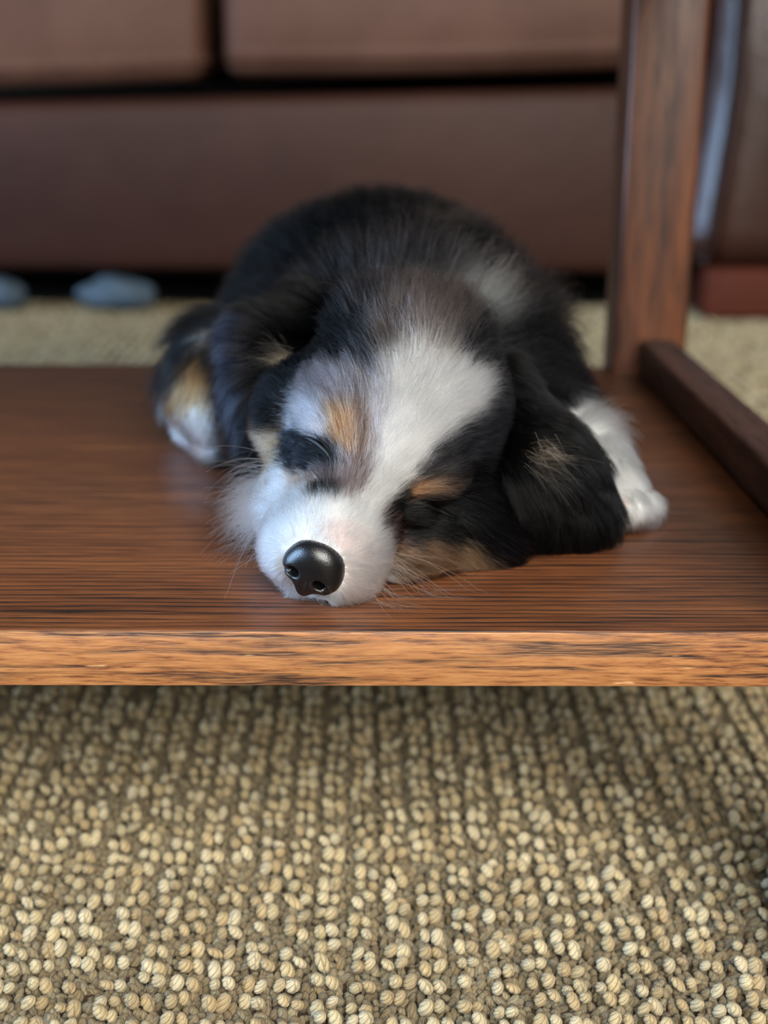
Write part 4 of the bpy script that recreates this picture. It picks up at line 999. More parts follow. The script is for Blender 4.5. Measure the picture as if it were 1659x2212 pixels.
23,499,37,10,26,500,37,0,29,503,36,0,31,509,34,0,34,513,33,0,37,515,32,0,40,517,32,0,43,520,31,0,45,523,30,0,48,526,29,0,
52,534,27,0,97,577,15,1,99,574,15,1,102,573,16,1,105,571,16,1,107,571,17,1,110,571,16,1,113,572,16,1,117,574,15,1,120,575,15,1,
-35,511,31,1,-33,506,32,1,-30,500,34,1,-27,495,35,1,-24,491,37,1,-22,488,38,1,-19,486,38,1,-16,485,39,1,-14,484,39,1,-12,484,39,1,
-9,484,39,1,-7,484,39,1,-4,485,39,1,-2,485,39,1,1,486,38,1,3,487,38,1,6,489,37,1,8,491,37,1,11,493,36,0,13,495,36,0,
16,497,35,0,18,499,34,0,21,501,34,0,23,502,34,0,26,503,33,0,29,508,32,0,32,512,31,0,34,514,30,0,37,515,30,0,40,517,29,0,
43,519,29,0,45,521,28,0,48,524,27,0,52,530,25,0,96,571,13,1,99,570,14,1,101,568,14,1,104,566,15,1,107,566,15,6,110,567,15,1,
113,567,15,1,116,568,14,1,119,572,13,1,123,574,13,1,-39,520,25,1,-35,510,28,1,-32,501,31,1,-29,495,33,1,-27,491,34,1,-24,487,35,1,
-21,485,36,1,-19,484,36,1,-16,483,37,1,-14,482,37,1,-12,482,37,1,-9,482,37,1,-7,482,37,1,-4,483,37,1,-2,484,36,1,1,485,36,1,
3,486,36,1,6,488,35,1,8,490,34,13,11,493,34,0,13,496,33,0,16,498,32,0,18,499,32,0,21,500,31,0,24,504,31,0,26,510,29,0,
29,512,28,0,32,512,28,0,34,513,28,0,37,515,27,0,40,516,27,0,43,518,26,0,45,520,26,0,48,523,25,0,51,527,24,0,55,535,21,0,
93,572,10,0,96,569,11,1,99,568,11,1,101,565,12,6,104,564,13,6,106,564,13,6,109,564,12,1,112,564,12,1,115,565,12,1,119,571,11,1,
123,573,10,1,-35,508,26,1,-32,495,30,1,-29,490,32,1,-26,487,33,1,-24,485,33,1,-21,483,34,1,-19,482,34,1,-16,481,35,1,-14,480,35,1,
-11,480,35,1,-9,480,35,1,-7,480,35,1,-4,481,35,1,-2,482,34,1,1,484,34,1,3,485,33,1,6,487,33,1,8,490,32,13,11,494,31,13,
13,498,30,13,16,499,29,0,18,499,29,0,21,500,29,0,24,502,28,0,27,510,26,0,29,512,25,0,32,513,25,0,34,513,25,0,37,514,25,0,
40,515,24,0,43,517,24,0,45,519,23,0,48,522,22,0,51,525,21,0,54,530,20,0,93,571,7,0,96,568,8,1,99,567,8,1,101,565,9,6,
104,563,10,6,106,563,10,6,109,564,10,1,112,564,10,1,115,565,9,1,120,571,7,1,-35,507,24,1,-32,490,29,1,-29,487,30,1,-26,485,31,1,
-24,483,32,1,-21,481,32,1,-19,480,32,1,-16,479,33,1,-14,479,33,1,-11,478,33,6,-9,479,33,6,-7,479,33,6,-4,480,33,6,-2,481,32,6,
1,482,32,1,3,484,31,1,6,487,30,1,8,490,29,0,11,495,28,13,13,500,26,13,16,502,26,0,19,502,26,0,21,504,25,0,24,507,24,0,
26,509,24,0,29,510,23,0,32,511,23,0,34,512,22,0,37,514,22,0,40,515,22,0,43,516,21,0,45,518,21,0,48,521,20,0,51,524,19,0,
54,527,18,0,57,532,16,0,96,570,5,1,99,569,5,1,101,566,6,6,104,564,7,6,107,563,7,6,110,565,6,1,113,565,6,1,116,568,5,1,
-34,492,26,1,-31,488,27,1,-29,485,28,1,-26,483,29,1,-24,481,30,1,-21,479,30,1,-19,478,30,1,-16,478,31,1,-14,477,31,6,-11,477,31,6,
-9,477,31,6,-7,478,31,6,-4,479,30,6,-2,480,30,6,1,481,29,6,3,483,29,1,6,486,28,1,8,490,27,1,11,496,25,13,13,502,23,13,
16,504,22,13,19,505,22,0,21,506,22,0,24,507,21,0,26,508,21,0,29,509,21,0,32,510,20,0,35,512,20,0,37,513,19,0,40,515,19,0,
43,516,19,0,45,518,18,0,48,520,17,0,51,523,16,0,54,526,16,0,57,529,14,0,60,534,13,0,-34,489,24,1,-31,486,25,1,-29,483,26,1,
-26,481,27,1,-24,479,27,1,-21,478,28,1,-19,477,28,1,-16,476,28,1,-14,476,29,1,-11,476,29,6,-9,476,28,6,-7,477,28,6,-4,478,28,6,
-2,479,28,6,1,481,27,6,3,483,26,6,6,486,26,1,8,490,24,1,11,498,22,0,13,502,20,13,16,503,20,13,19,504,20,0,21,505,19,0,
24,506,19,0,27,507,19,0,29,508,18,0,32,510,18,0,35,512,17,0,37,513,17,0,40,515,16,0,43,516,16,0,46,518,15,0,48,520,15,0,
51,522,14,0,54,525,13,0,57,528,12,0,60,532,11,0,-34,488,22,1,-31,485,23,1,-29,482,24,1,-26,480,25,1,-24,479,25,1,-21,477,26,1,
-19,476,26,1,-16,475,26,1,-14,475,26,1,-11,475,26,1,-9,476,26,6,-7,476,26,6,-4,477,26,6,-2,479,25,6,1,480,25,6,3,483,24,6,
6,486,23,1,8,491,21,1,11,499,19,1,13,501,18,13,16,502,18,13,19,503,17,13,21,504,17,0,24,505,17,14,27,506,16,14,29,508,16,14,
32,510,15,14,35,512,14,0,37,514,14,12,40,515,13,12,43,517,13,0,46,519,12,0,48,520,12,0,51,522,11,0,54,524,10,0,57,527,9,0,
60,532,8,0,-34,487,20,1,-31,484,21,1,-29,482,22,1,-26,480,22,1,-24,478,23,1,-21,477,23,1,-19,476,24,1,-16,475,24,1,-14,475,24,1,
-11,475,24,1,-9,475,24,1,-7,476,24,6,-4,477,23,6,-2,478,23,6,1,480,22,6,3,482,21,6,6,486,20,1,8,492,18,1,11,500,16,1,
14,501,15,14,16,502,15,14,19,503,15,14,21,504,14,14,24,505,14,14,27,506,13,14,29,508,13,14,32,511,12,14,35,513,11,12,38,515,11,12,
40,517,10,12,43,518,10,12,46,520,9,0,49,521,9,0,52,523,8,0,54,525,7,0,58,529,6,0,-34,487,17,1,-31,484,18,1,-29,482,19,1,
-26,480,20,1,-24,478,20,1,-21,477,21,1,-19,475,21,1,-16,475,21,1,-14,474,21,1,-11,474,21,1,-9,475,21,1,-7,476,21,1,-4,477,21,6,
-2,478,20,6,1,480,20,6,3,483,19,6,6,486,17,6,8,495,15,1,11,501,12,1,14,502,12,14,16,502,12,14,19,503,12,14,21,504,12,14,
24,505,11,14,27,507,10,14,29,510,10,14,32,513,9,14,35,515,8,12,38,517,7,12,41,519,7,12,43,520,6,12,46,522,6,12,49,523,5,12,
52,526,4,0,-34,490,13,1,-31,484,15,1,-29,482,16,1,-26,480,17,1,-24,479,17,1,-21,477,18,1,-19,476,18,1,-16,475,19,1,-14,475,19,1,
-11,475,19,1,-9,475,19,1,-7,476,18,1,-4,477,18,6,-2,479,18,6,1,480,17,6,3,483,16,6,6,487,15,1,8,502,10,1,11,503,9,1,
14,503,9,14,16,503,9,14,19,504,9,14,21,505,8,14,24,507,8,14,27,510,7,14,30,513,6,14,33,517,4,14,35,520,3,14,38,522,3,12,
41,523,2,12,44,525,2,12,-32,487,12,1,-29,483,13,1,-26,482,14,1,-24,480,14,1,-21,478,15,1,-19,477,15,1,-16,476,16,1,-14,475,16,1,
-11,475,16,1,-9,476,16,1,-7,477,16,1,-4,478,15,6,-2,479,15,6,1,481,14,6,3,484,13,6,6,488,11,1,9,507,5,1,11,506,5,1,
14,506,5,14,16,506,5,14,19,507,5,14,22,510,4,14,24,514,3,14,-29,487,9,1,-27,484,10,1,-24,482,11,1,-21,480,12,1,-19,479,12,1,
-16,478,13,1,-14,477,13,1,-11,477,13,1,-9,477,13,1,-7,477,13,1,-4,478,12,6,-2,480,12,6,1,481,11,6,3,484,10,1,-27,488,6,1,
-24,485,7,1,-22,484,8,1,-19,482,9,1,-17,480,9,1,-14,479,10,1,-12,478,10,1,-9,478,10,1,-7,478,10,1,-4,479,10,6,-2,480,9,6,
1,482,8,6,3,487,7,1,-27,493,2,1,-24,490,3,1,-22,486,4,1,-19,485,5,1,-17,483,5,1,-14,481,6,1,-12,480,7,1,-9,479,7,1,
-7,480,7,1,-4,480,6,6,-2,482,6,6,1,485,5,1,-14,485,2,1,-12,483,3,1,-9,482,3,1,-7,482,3,1,-4,483,3,1,-60,800,20,0,
-40,860,30,0,0,880,60,0,60,860,30,0,90,800,20,0,10,900,20,0,80,720,20,0,
]).reshape(-1, 4)
MARKS_EAR_A = np.array([
-27,596,91,0,-24,595,91,0,-21,595,91,0,-18,596,91,0,-36,593,89,0,-33,592,89,0,-30,592,89,0,-27,591,89,0,-24,591,89,0,-21,592,89,0,
-18,592,89,0,-15,595,88,0,-45,586,87,0,-42,585,87,0,-39,585,87,0,-36,586,87,0,-33,587,86,0,-30,588,86,0,-27,589,86,0,-24,589,86,0,
-21,590,86,0,-18,591,86,0,-14,593,86,0,-12,598,85,0,-51,588,83,20,-48,584,84,0,-44,583,84,0,-41,582,84,0,-38,582,84,0,-35,583,84,0,
-32,584,84,0,-30,585,84,0,-27,587,83,0,-24,588,83,0,-21,589,83,0,-18,590,83,0,-14,592,83,0,-12,597,82,0,-51,584,81,20,-47,582,81,0,
-44,581,81,0,-41,580,81,0,-38,581,81,0,-35,581,81,0,-32,582,81,0,-29,584,81,0,-27,585,81,0,-24,587,80,0,-21,589,80,0,-18,590,80,0,
-15,592,79,0,-54,586,77,20,-51,582,78,20,-47,580,78,0,-44,580,79,0,-41,579,79,0,-38,579,79,0,-35,580,78,0,-32,581,78,0,-29,583,78,0,
-26,585,78,0,-24,587,77,0,-21,589,77,0,-18,591,77,0,-15,595,76,0,-54,584,75,20,-51,581,75,20,-47,580,75,0,-44,579,76,0,-41,578,76,0,
-38,579,76,0,-35,579,76,0,-32,580,75,0,-29,582,75,0,-27,584,75,0,-24,588,74,0,-21,591,73,0,-18,596,72,0,-54,583,72,20,-51,580,72,20,
-47,579,73,0,-44,578,73,0,-41,578,73,0,-38,578,73,0,-35,579,73,0,-32,580,72,24,-29,582,72,0,-27,585,72,0,-24,590,71,0,-54,582,69,20,
-51,579,69,20,-47,578,70,0,-44,577,70,0,-41,577,70,0,-38,578,70,0,-35,579,70,0,-32,580,69,24,-30,582,69,24,-27,585,68,0,-54,581,66,20,
-51,578,66,20,-47,577,67,0,-44,576,67,0,-41,577,67,0,-38,577,67,0,-35,579,66,0,-32,580,66,0,-30,582,66,0,-27,586,65,0,-54,581,63,20,
-51,578,64,20,-47,576,64,0,-44,576,64,0,-41,576,64,0,-38,577,64,0,-35,579,63,0,-33,580,63,0,-30,583,63,0,-27,588,62,0,-54,580,60,20,
-51,577,61,20,-47,575,61,0,-44,575,61,0,-41,576,61,0,-38,577,61,0,-35,578,60,0,-33,581,60,0,-30,583,59,0,-54,579,57,20,-51,576,58,20,
-47,575,58,0,-44,575,58,0,-41,575,58,0,-38,576,58,0,-36,578,57,0,-33,580,57,0,-30,583,56,0,-54,579,54,20,-51,576,55,20,-47,575,55,0,
-44,574,55,0,-41,575,55,0,-38,576,55,0,-36,578,54,0,-33,581,54,0,-30,584,53,0,-54,579,51,20,-51,576,52,20,-47,574,52,0,-44,574,52,0,
-41,575,52,0,-38,576,52,0,-36,578,51,0,-33,581,50,0,-30,585,50,0,-54,579,48,20,-51,576,49,20,-48,574,49,0,-44,574,49,0,-41,574,49,0,
-39,576,49,0,-36,578,48,0,-33,582,47,0,-54,580,44,20,-51,576,45,20,-48,574,46,0,-45,574,46,0,-42,575,46,0,-39,576,45,0,-36,579,45,0,
-33,583,44,0,-51,576,42,20,-48,575,42,0,-45,574,43,0,-42,575,42,0,-39,576,42,0,-36,580,41,0,-51,577,39,20,-48,575,39,0,-45,575,39,0,
-42,575,39,0,-39,577,39,0,-36,582,38,0,-51,580,35,0,-48,576,36,0,-45,576,36,0,-42,576,36,0,-39,579,35,0,-48,578,32,0,-45,577,32,0,
-42,578,32,0,
]).reshape(-1, 4)
MARKS_EAR_B = np.array([
40,574,58,0,43,567,60,0,46,564,60,0,48,562,61,0,51,561,61,0,54,560,61,0,57,560,61,0,60,560,61,0,63,561,61,0,66,563,61,0,
43,568,57,0,46,564,57,0,48,561,58,0,51,560,58,0,54,558,59,0,57,557,59,0,60,557,59,0,63,557,59,0,66,559,59,0,69,561,58,0,
43,569,53,0,46,564,54,0,48,561,55,0,51,558,56,0,54,557,56,0,57,556,56,0,60,555,56,0,63,555,57,0,66,555,56,0,69,556,56,0,
72,559,56,0,46,564,51,0,48,560,52,0,51,557,53,0,54,555,53,0,57,554,54,0,59,553,54,0,62,552,54,0,65,552,54,0,68,552,54,0,
71,553,54,0,75,556,53,0,46,568,47,0,48,560,49,0,51,557,50,0,54,554,51,0,57,552,51,0,59,550,52,0,62,549,52,0,65,549,52,0,
68,549,52,0,71,549,52,0,74,550,52,0,77,552,51,0,49,561,46,0,51,555,47,0,54,552,48,0,56,549,49,0,59,547,49,0,62,546,50,0,
65,546,50,0,68,546,50,0,71,546,50,0,74,547,49,0,77,548,49,0,80,551,49,0,51,553,45,0,53,548,46,0,56,546,47,0,59,545,47,0,
62,544,47,0,65,544,47,0,68,544,47,0,70,544,47,0,73,545,47,0,77,546,47,0,80,547,46,0,83,549,46,0,51,548,43,0,53,545,44,0,
56,543,44,0,59,542,45,0,62,542,45,0,64,542,45,0,67,542,45,0,70,542,45,24,73,543,44,0,76,544,44,0,79,545,44,0,83,547,44,0,
86,549,43,0,48,549,40,0,50,544,41,0,53,542,42,0,56,541,42,0,59,541,42,0,62,540,42,0,64,540,42,0,67,540,42,24,70,541,42,24,
73,542,42,0,76,543,42,0,79,544,41,0,82,545,41,0,86,546,41,0,89,549,40,0,48,544,38,0,50,542,39,0,53,541,39,0,56,540,39,0,
59,539,39,0,61,539,40,0,64,539,40,0,67,539,39,0,70,540,39,0,73,540,39,0,76,541,39,0,79,542,39,0,82,544,38,0,86,545,38,0,
89,547,38,0,92,550,37,0,45,546,35,0,47,542,36,0,50,540,36,0,53,539,36,0,56,538,37,0,59,538,37,0,61,538,37,0,64,538,37,0,
67,538,37,0,70,539,37,0,73,540,36,0,76,540,36,0,79,542,36,0,82,543,36,0,85,544,35,0,89,545,35,0,92,548,34,0,45,543,32,0,
47,541,33,0,50,539,33,0,53,538,34,0,56,538,34,0,59,537,34,0,61,537,34,0,64,537,34,0,67,538,34,0,70,538,34,0,73,539,34,0,
76,540,33,0,79,541,33,0,82,542,33,0,86,543,32,0,89,544,32,0,92,547,32,0,45,542,30,0,47,540,30,0,50,538,31,0,53,537,31,0,
56,537,31,0,59,536,31,0,62,536,31,0,64,537,31,0,67,537,31,0,70,538,31,0,73,538,31,0,76,539,30,0,79,540,30,0,82,541,30,0,
86,542,30,0,89,544,29,0,92,545,29,0,95,549,28,0,42,546,25,0,45,541,27,0,47,539,27,0,50,538,28,0,53,537,28,0,56,536,28,0,
59,536,28,0,62,536,28,0,64,536,28,0,67,536,28,0,70,537,28,0,73,538,28,0,76,539,28,0,79,540,27,0,83,541,27,0,86,542,27,0,
89,543,26,0,92,544,26,0,95,547,25,0,42,545,23,0,45,541,24,0,47,539,24,0,50,537,25,0,53,537,25,0,56,536,25,0,59,536,25,0,
62,536,25,0,65,536,25,0,67,536,25,0,70,537,25,0,73,538,25,0,77,539,25,0,80,540,24,0,83,540,24,0,86,541,24,0,89,542,24,0,
92,544,23,0,95,545,23,0,99,549,22,0,42,545,19,0,45,541,21,0,48,539,21,0,50,537,22,0,53,536,22,0,56,536,22,0,59,536,22,0,
62,536,22,0,65,536,22,0,68,536,22,0,71,537,22,0,74,538,22,0,77,539,22,0,80,539,21,0,83,540,21,0,86,541,21,0,89,542,21,0,
92,543,20,0,95,545,20,0,99,547,19,0,45,541,18,0,48,539,18,0,50,538,19,0,53,537,19,0,56,536,19,0,59,536,19,0,62,536,19,0,
65,536,19,0,68,536,19,0,71,537,19,0,74,538,19,0,77,539,19,0,80,539,18,0,83,540,18,0,86,541,18,0,89,542,18,0,92,543,17,0,
95,544,17,0,99,546,16,0,45,542,14,0,48,539,15,0,51,538,16,0,53,537,16,0,56,536,16,0,59,536,16,0,62,536,16,0,65,536,16,0,
68,537,16,0,71,537,16,0,74,538,16,0,77,539,15,0,80,540,15,0,83,540,15,0,86,541,15,0,89,542,15,0,92,543,14,0,95,544,14,0,
99,547,13,0,45,544,11,0,48,540,12,0,51,539,12,0,54,538,13,0,56,537,13,0,59,537,13,0,62,537,13,0,65,537,13,0,68,537,13,0,
71,538,13,0,74,539,12,0,77,539,12,0,80,540,12,0,83,541,12,0,86,541,12,0,89,542,11,0,92,543,11,0,96,545,10,0,99,548,9,0,
48,542,8,0,51,540,9,0,54,539,9,0,57,538,10,0,59,538,10,0,62,538,10,0,65,538,10,0,68,539,9,0,71,539,9,0,74,540,9,0,
77,541,9,0,80,541,9,0,84,542,8,0,87,542,8,0,90,543,8,0,93,545,7,0,96,548,7,0,51,542,5,0,54,540,6,0,57,539,6,0,
60,539,6,0,63,539,6,0,66,540,6,0,69,540,6,0,72,541,5,0,75,542,5,0,78,542,5,0,81,543,5,0,84,544,5,0,87,545,4,0,
90,546,4,0,57,542,2,0,60,542,2,0,63,542,2,0,66,543,2,0,69,545,1,0,
]).reshape(-1, 4)
# ------------------------------------------------------------------ fur
def coat_arrays(T, M):
    A = np.array(T, float)
    pal = np.array(COAT_COLOURS, float) / 255.0
    return A[:, :3], A[:, 3:6], M[:, :3].astype(float), pal[M[:, 3]], A[:, 9], A[:, 10]

def to_lin(c):
    return np.where(c <= 0.04045, c / 12.92, ((c + 0.055) / 1.055) ** 2.4)

def coat_at(P, S, jitter=1.4, rng=RNG):
    sp, sd, mp, mc, sl, sf = S
    n = len(P)
    col = np.empty((n, 3)); dr = np.empty((n, 3)); ln = np.empty(n); lf = np.empty(n)
    for a in range(0, n, 8000):
        q = P[a:a + 8000]
        qj = (q + rng.normal(0, jitter, q.shape)).astype(np.float32)
        d2 = ((qj ** 2).sum(1)[:, None] + (mp ** 2).sum(1)[None] - 2 * qj @ mp.T.astype(np.float32)).clip(0) + 0.8
        w = d2 ** -4.0; w /= w.sum(1, keepdims=True)
        col[a:a + 8000] = to_lin(w @ mc)
        d = np.linalg.norm(q[:, None] - sp[None], axis=2) + 2.0
        w = d ** -4.0; w /= w.sum(1, keepdims=True)
        dr[a:a + 8000] = w @ sd; ln[a:a + 8000] = w @ sl; lf[a:a + 8000] = w @ sf
    return col, dr, ln, lf

def fur_material(name, rough=0.32):
    t = NT(name)
    at = t.n('ShaderNodeAttribute', attribute_name='tint')
    h = t.n('ShaderNodeBsdfHairPrincipled')
    h.parametrization = 'COLOR'
    t.l(at.outputs['Color'], h.inputs['Color'])
    h.inputs['Roughness'].default_value = rough
    h.inputs['Radial Roughness'].default_value = 0.5
    h.inputs['IOR'].default_value = 1.24
    h.inputs['Random Roughness'].default_value = 0.2
    t.l(h.outputs[0], t.out.inputs[0])
    return t.m
M_FUR = fur_material('puppy_fur')

def hair_object(name, P, R, col, mat, parent):
    """P (n, k, 3) metres, R (n, k) radii, col (n, 3)"""
    n, k = P.shape[:2]
    cu = bpy.data.hair_curves.new(name)
    cu.add_curves([k] * n)
    cu.attributes['position'].data.foreach_set('vector', P.astype(np.float32).ravel())
    ra = cu.attributes.get('radius') or cu.attributes.new('radius', 'FLOAT', 'POINT')
    ra.data.foreach_set('value', R.astype(np.float32).ravel())
    ta = cu.attributes.new('tint', 'FLOAT_COLOR', 'CURVE')
    c4 = np.ones((n, 4), dtype=np.float32); c4[:, :3] = col
    ta.data.foreach_set('color', c4.ravel())
    cu.materials.append(mat)
    o = bpy.data.objects.new(name, cu)
    COL.objects.link(o)
    o.parent = parent
    return o

def hash_clump(P, cell, rng):
    """index of a clump centre for every root: nearest of a thinned subset"""
    n = max(4, int(len(P) * cell))
    ids = rng.choice(len(P), n, replace=False)
    kd = KDTree(n)
    for i, j in enumerate(ids): kd.insert(P[j], i)
    kd.balance()
    out = np.empty(len(P), dtype=int)
    for i, p in enumerate(P): out[i] = kd.find(p)[1]
    return ids, out

def grow(V, Fq, field, S, density, parent, name, k=6, width=lambda p, L: 0.055, clump=None, seed=1, keep=None, scale=1.15, curl=0.10):
    rng = np.random.default_rng(seed)
    T = np.vstack([Fq[:, [0, 1, 2]], Fq[:, [0, 2, 3]]])
    a, b, c = V[T[:, 0]], V[T[:, 1]], V[T[:, 2]]
    cr = np.cross(b - a, c - a); ar = np.linalg.norm(cr, axis=1) / 2
    cen = (a + b + c) / 3
    nrm = field.normal(cen)
    den = density(cen, nrm) * ar
    cnt = rng.poisson(den)
    idx = np.repeat(np.arange(len(T)), cnt)
    u, v = rng.random(len(idx)), rng.random(len(idx))
    fl = u + v > 1; u[fl] = 1 - u[fl]; v[fl] = 1 - v[fl]
    P = a[idx] + u[:, None] * (b - a)[idx] + v[:, None] * (c - a)[idx]
    if keep is not None:
        P = P[keep(P)]
    N = field.normal(P)
    _, dr, ln, lf = coat_at(P, S, rng=rng)
    n = len(P)
    dr = dr - (dr * N).sum(1, keepdims=True) * N
    dr /= np.linalg.norm(dr, axis=1, keepdims=True) + 1e-6
    side = np.cross(N, dr)
    # slow waves in the lie of the fur + per-hair scatter
    w1 = np.sin(P @ np.array([0.31, 0.23, 0.41]) + 1.3) * np.sin(P @ np.array([-0.27, 0.35, 0.19])) * 0.22
    ang = w1 + rng.normal(0, curl, n)
    d = dr * np.cos(ang)[:, None] + side * np.sin(ang)[:, None]
    far = np.clip((P[:, 1] - 575) / 60, 0, 1)
    L = ln * (1 + 0.45 * far) * scale * rng.uniform(0.65, 1.2, n)
    lift = lf * rng.uniform(0.6, 1.4, n)
    col = coat_at(P + d * (L * 0.5)[:, None] + N * (L * lift * 0.6)[:, None], S, rng=rng)[0]      # a marking shows where the hair ends up
    s = np.linspace(0, 1, k)
    bend = rng.normal(0, 0.12, n)
    rise = (1.9 * s[None] - 1.15 * s[None] ** 2) * lift[:, None]
    Q = P[:, None] + L[:, None, None] * (d[:, None] * (s[None, :, None] * (1 - 0.15 * lift[:, None, None])) + N[:, None] * rise[..., None]
                                         + side[:, None] * (bend[:, None] * s[None] ** 2)[..., None])
    Q[..., 2] -= (0.10 * L[:, None] * s[None] ** 2)
    if clump:
        ids, own = hash_clump(P, clump[0], rng)
        g = Q[ids[own]] - P[ids[own]][:, None] + 0
        tgt = P[ids[own]][:, None] + g * (L / L[ids[own]])[:, None, None] * 0.95
        cst = clump[1] + 0.1 * far[:, None, None]
        cf = np.exp(rng.normal(0, 1, (len(ids), 1)))[own]
        lm = np.clip(col.mean(1, keepdims=True) / 0.5, 0, 1)
        col = col * cf ** (0.55 * (1 - lm))
        f = np.minimum(cst, 0.8) * (s ** 1.3)[None, :, None]
        Q = Q * (1 - f) + tgt * f
    Q[..., 2] = np.maximum(Q[..., 2], 0.25 + 0.4 * rng.random(n)[:, None])
    r = width(P, L) * rng.uniform(0.75, 1.2, n)
    Rr = r[:, None] * (1 - 0.82 * s[None] ** 1.6)
    lum = np.clip(col.mean(1, keepdims=True) / 0.7, 0, 1)
    col = np.clip(col * np.exp(rng.normal(0, 1, (n, 1)) * (0.60 * (1 - lum) + 0.24)), 0.002, 0.93)
    return hair_object(name, mm(Q), Rr / 1000.0, col, M_FUR, parent)

S_BODY, S_E1, S_E2 = coat_arrays(COAT_BODY, MARKS_BODY), coat_arrays(COAT_EAR_A, MARKS_EAR_A), coat_arrays(COAT_EAR_B, MARKS_EAR_B)

# skin colours follow the markings
def paint(me, V, S):
    c, *_ = coat_at(V, S, 0.3)
    ca = me.color_attributes.new('coat', 'FLOAT_COLOR', 'POINT')
    a = np.ones((len(V), 4), dtype=np.float32); a[:, :3] = c * 0.75
    ca.data.foreach_set('color', a.ravel())
paint(bme, bv, S_BODY)
for e, F_, S in ((EARS[0], EF1, S_E1), (EARS[1], EF2, S_E2)):
    V_ = np.array([tuple(v.co) for v in e.data.vertices]) * 1000.0; V_[:, 2] -= SHELF_Z * 1000
    paint(e.data, V_, S)

def headness(P):
    return np.clip((610 - P[:, 1]) / 25.0, 0, 1)
def dens_body(P, N):
    near = headness(P)
    d = 1.4 + 5.4 * near
    short = np.linalg.norm(P - NOSE, axis=1) < 45
    d = d + 4.0 * short
    d[(N[:, 1] > 0.35) & (P[:, 1] > 640)] *= 0.5
    d[(P[:, 2] < 3)] *= 0.2
    paw = (np.linalg.norm(P - np.array([108, 580, 12]), axis=1) < 34) | (np.linalg.norm(P - np.array([-83, 706, 14]), axis=1) < 30)
    d[paw] = 5.0
    return d * FUR_D
FUR_D = 1.0
def keep_body(P):
    nose_d = np.linalg.norm((P - NOSE) @ NRM.T / np.array([10.8, 12, 10.8]), axis=1)
    lips = np.zeros(len(P), bool)
    for E_ in (EYE_A, EYE_B):
        e_ = np.array(E_, float); q = np.linspace(0, 1, 24); qq = np.linspace(0, 1, len(e_))
        e_ = np.stack([np.interp(q, qq, e_[:, a_]) for a_ in range(3)], -1)
        lips |= np.min(np.linalg.norm(P[:, None] - e_[None], axis=2), axis=1) < 1.9
    return (nose_d > 1.0) & ~lips
def w_body(P, L):
    return 0.070 + 0.035 * (1 - headness(P))
coat = grow(bv, bf_, BF, S_BODY, dens_body, puppy, 'fur', width=w_body, clump=(0.07, 0.55), seed=5, keep=keep_body)
tag(coat, 'fluffy black, white, grey and copper fur')
for e, F_, S, sd in ((EARS[0], EF1, S_E1, 8), (EARS[1], EF2, S_E2, 9)):
    v_, f_ = F_.mesh()
    grow(v_, f_, F_, S, lambda P, N: np.full(len(P), 5.0 * FUR_D), e, 'ear_fur', width=lambda P, L: 0.06, clump=(0.02, 0.62), scale=1.35, seed=sd)
# ------------------------------------------------------------------ whiskers and stray hairs
def arc(p0, p1, p2, k=12):
    s = np.linspace(0, 1, k)[:, None]
    p0, p1, p2 = map(np.array, (p0, p1, p2))
    return (1 - s) ** 2 * p0 + 2 * s * (1 - s) * p1 + s ** 2 * p2
rw = np.random.default_rng(3)
WH = []
def whisk(l0, u0, f0, dirn, L, droop, n, spread=0.25):
    for _ in range(n):
        root = hd(l0 + rw.normal(0, 2.2), f0 + rw.normal(0, 3), u0 + rw.normal(0, 2.2))
        d = unit(np.array(dirn) + rw.normal(0, spread, 3)); Lh = L * rw.uniform(0.6, 1.2)
        mid = root + d * Lh * 0.55
        tip = root + d * Lh * 0.95 + np.array([rw.normal(0, 2), rw.normal(0, 2), -droop * rw.uniform(0.5, 1.4)])
        p = arc(root, mid, tip); p[:, 2] = np.maximum(p[:, 2], 0.4)
        WH.append(p)
whisk(19, -12, 56, (0.95, -0.05, -0.25), 44, 14, 18)
whisk(17, -18, 64, (0.75, -0.35, -0.3), 30, 8, 16)
whisk(8, -26, 70, (0.3, -0.7, -0.5), 10, 3, 16, 0.45)
whisk(-21, -10, 54, (-1, 0.1, 0.1), 30, 14, 14)
whisk(-18, -18, 62, (-0.9, -0.3, -0.2), 18, 6, 8)
whisk(-22, -6, 40, (-1, 0.25, 0.25), 36, 16, 6)
WH = np.array(WH)
wc = np.tile(np.array([lin((246, 240, 232))]), (len(WH), 1))
wr = np.tile((0.14 * (1 - 0.75 * np.linspace(0, 1, WH.shape[1])))[None], (len(WH), 1))
wh = hair_object('whiskers', mm(WH), wr / 1000, wc, M_FUR, puppy)
tag(wh, 'long pale curved whiskers')

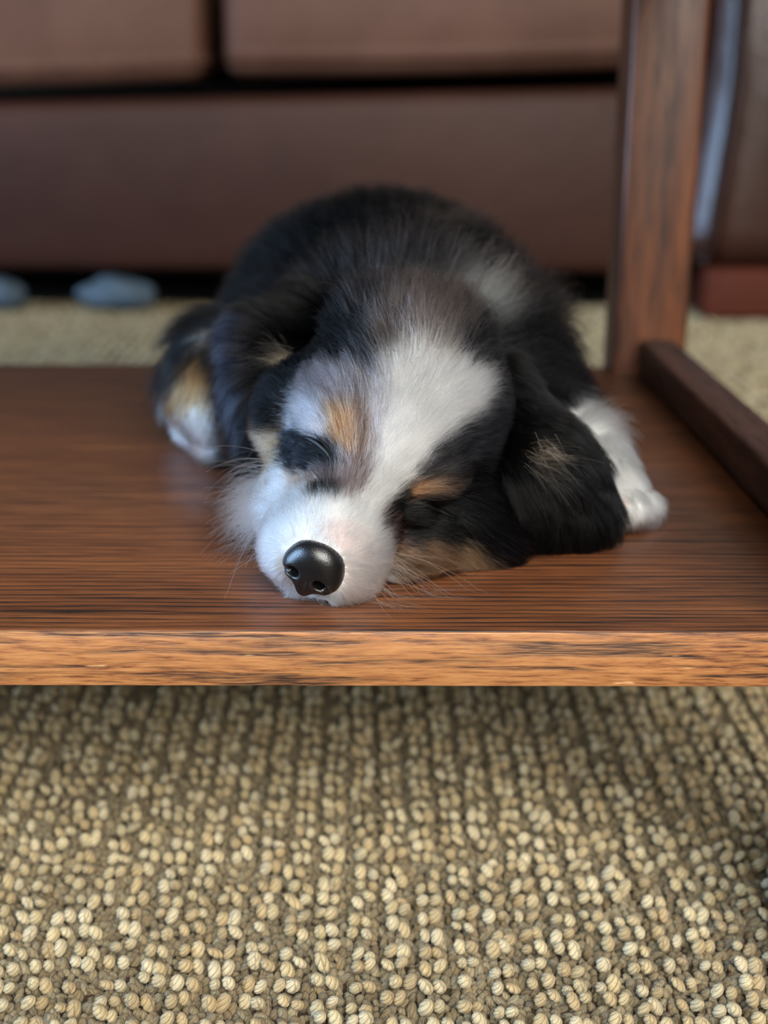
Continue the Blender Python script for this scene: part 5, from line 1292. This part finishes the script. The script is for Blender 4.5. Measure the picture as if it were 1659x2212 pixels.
# closed eyelids: dark moist rims in the slits
t = NT('eyelid_skin'); M_LID = t.principled(rgba((10, 9, 10)), 0.5)
def tube(name, pts, rad, mat, parent, nu=10):
    pts = np.array(pts); n = len(pts)
    V, F_ = [], []
    for i, p in enumerate(pts):
        tg = unit(pts[min(i + 1, n - 1)] - pts[max(i - 1, 0)])
        a = unit(np.cross(tg, HU)); b = np.cross(tg, a)
        for j in range(nu):
            an = 2 * math.pi * j / nu
            V.append(p + rad[i] * (math.cos(an) * a + math.sin(an) * b))
    for i in range(n - 1):
        for j in range(nu):
            F_.append((i * nu + j, i * nu + (j + 1) % nu, (i + 1) * nu + (j + 1) % nu, (i + 1) * nu + j))
    return link_mesh(name, np_mesh(name, mm(V), F_), mat, parent)
for E_, s_ in ((EYE_A, -1), (EYE_B, 1)):
    q = np.linspace(0, 1, len(E_) * 3); e_ = np.array(E_, float); qq = np.linspace(0, 1, len(e_))
    P_ = np.stack([np.interp(q, qq, e_[:, a_]) for a_ in range(3)], -1)
    EYE = tube('eyelid', P_ - 0.3 * BF.normal(P_), [0.2 + 0.6 * math.sin(math.pi * (0.06 + 0.88 * v)) for v in q], M_LID, puppy)
    tag(EYE, 'dark closed eyelid rim')

# wispy white cheek and chest hairs hanging over the board, picture left
rr = np.random.default_rng(17)
RU = []
for _ in range(850):
    root = np.array([-36 + rr.normal(0, 3), 540 + rr.normal(0, 9), 20 + rr.normal(0, 7)])
    d_ = unit(np.array([-1, -0.12, 0.05]) + rr.normal(0, 0.16, 3)); L_ = rr.uniform(9, 24)
    p_ = arc(root, root + d_ * L_ * 0.55 + np.array([0, 0, 2.0]), root + d_ * L_ * 0.95 - np.array([0, 0, rr.uniform(1, 8)]), 8)
    p_[:, 2] = np.maximum(p_[:, 2], 0.4); RU.append(p_)
RU = np.array(RU)
ru = hair_object('cheek_ruff', mm(RU), np.tile(0.11 * (1 - 0.7 * np.linspace(0, 1, 8))[None], (len(RU), 1)) / 1000, np.tile(np.array([lin((236, 236, 238))]), (len(RU), 1)), M_FUR, puppy)
tag(ru, 'wispy white cheek hairs')
M_FIB = fur_material('wool_fibre_hair', 0.5)
sf_ = hair_object('stray_fibres', STRAY, np.full(STRAY.shape[:2], 0.000045), np.tile(np.array([lin((205, 190, 150))]), (len(STRAY), 1)), M_FIB, rug)
tag(sf_, kind='stuff')

TUFT_A, TUFT_B = (-30, 574.0, 69.0), (68.0, 534.0, 41.0)
# pale hair tufts inside the ears
def tuft(parent, root, spread, a0, a1, n, L0, L1, seed, lab):
    r_ = np.random.default_rng(seed); H_ = []
    for _ in range(n):
        an = math.radians(r_.uniform(a0, a1))
        d_ = unit(np.array([math.cos(an), -0.30, math.sin(an)]) + r_.normal(0, 0.07, 3)); L_ = r_.uniform(L0, L1)
        p0 = np.array(root) + r_.normal(0, 1, 3) * np.array(spread)
        p_ = arc(p0, p0 + d_ * L_ * 0.55 + np.array([0, -0.6, 1.0]), p0 + d_ * L_ + np.array([0, 1.5, -L_ * 0.14]), 8)
        p_[:, 2] = np.maximum(p_[:, 2], 0.5); H_.append(p_)
    H_ = np.array(H_)
    c_ = np.tile(np.array([lin((178, 148, 116))]), (n, 1)) * np.exp(r_.normal(0, 0.4, (n, 1)))
    o_ = hair_object('ear_tuft', mm(H_), np.tile(0.10 * (1 - 0.75 * np.linspace(0, 1, 8))[None], (n, 1)) / 1000, c_, M_FUR, parent)
    tag(o_, lab)
tuft(EARS[0], TUFT_A, (2.2, 1.0, 3.0), 120, 222, 260, 9, 22, 31, 'pale tan tuft of hair in the ear')
tuft(EARS[1], TUFT_B, (3.2, 1.2, 4.5), -70, 20, 110, 8, 17, 32, 'pale tan tuft of hair in the ear')
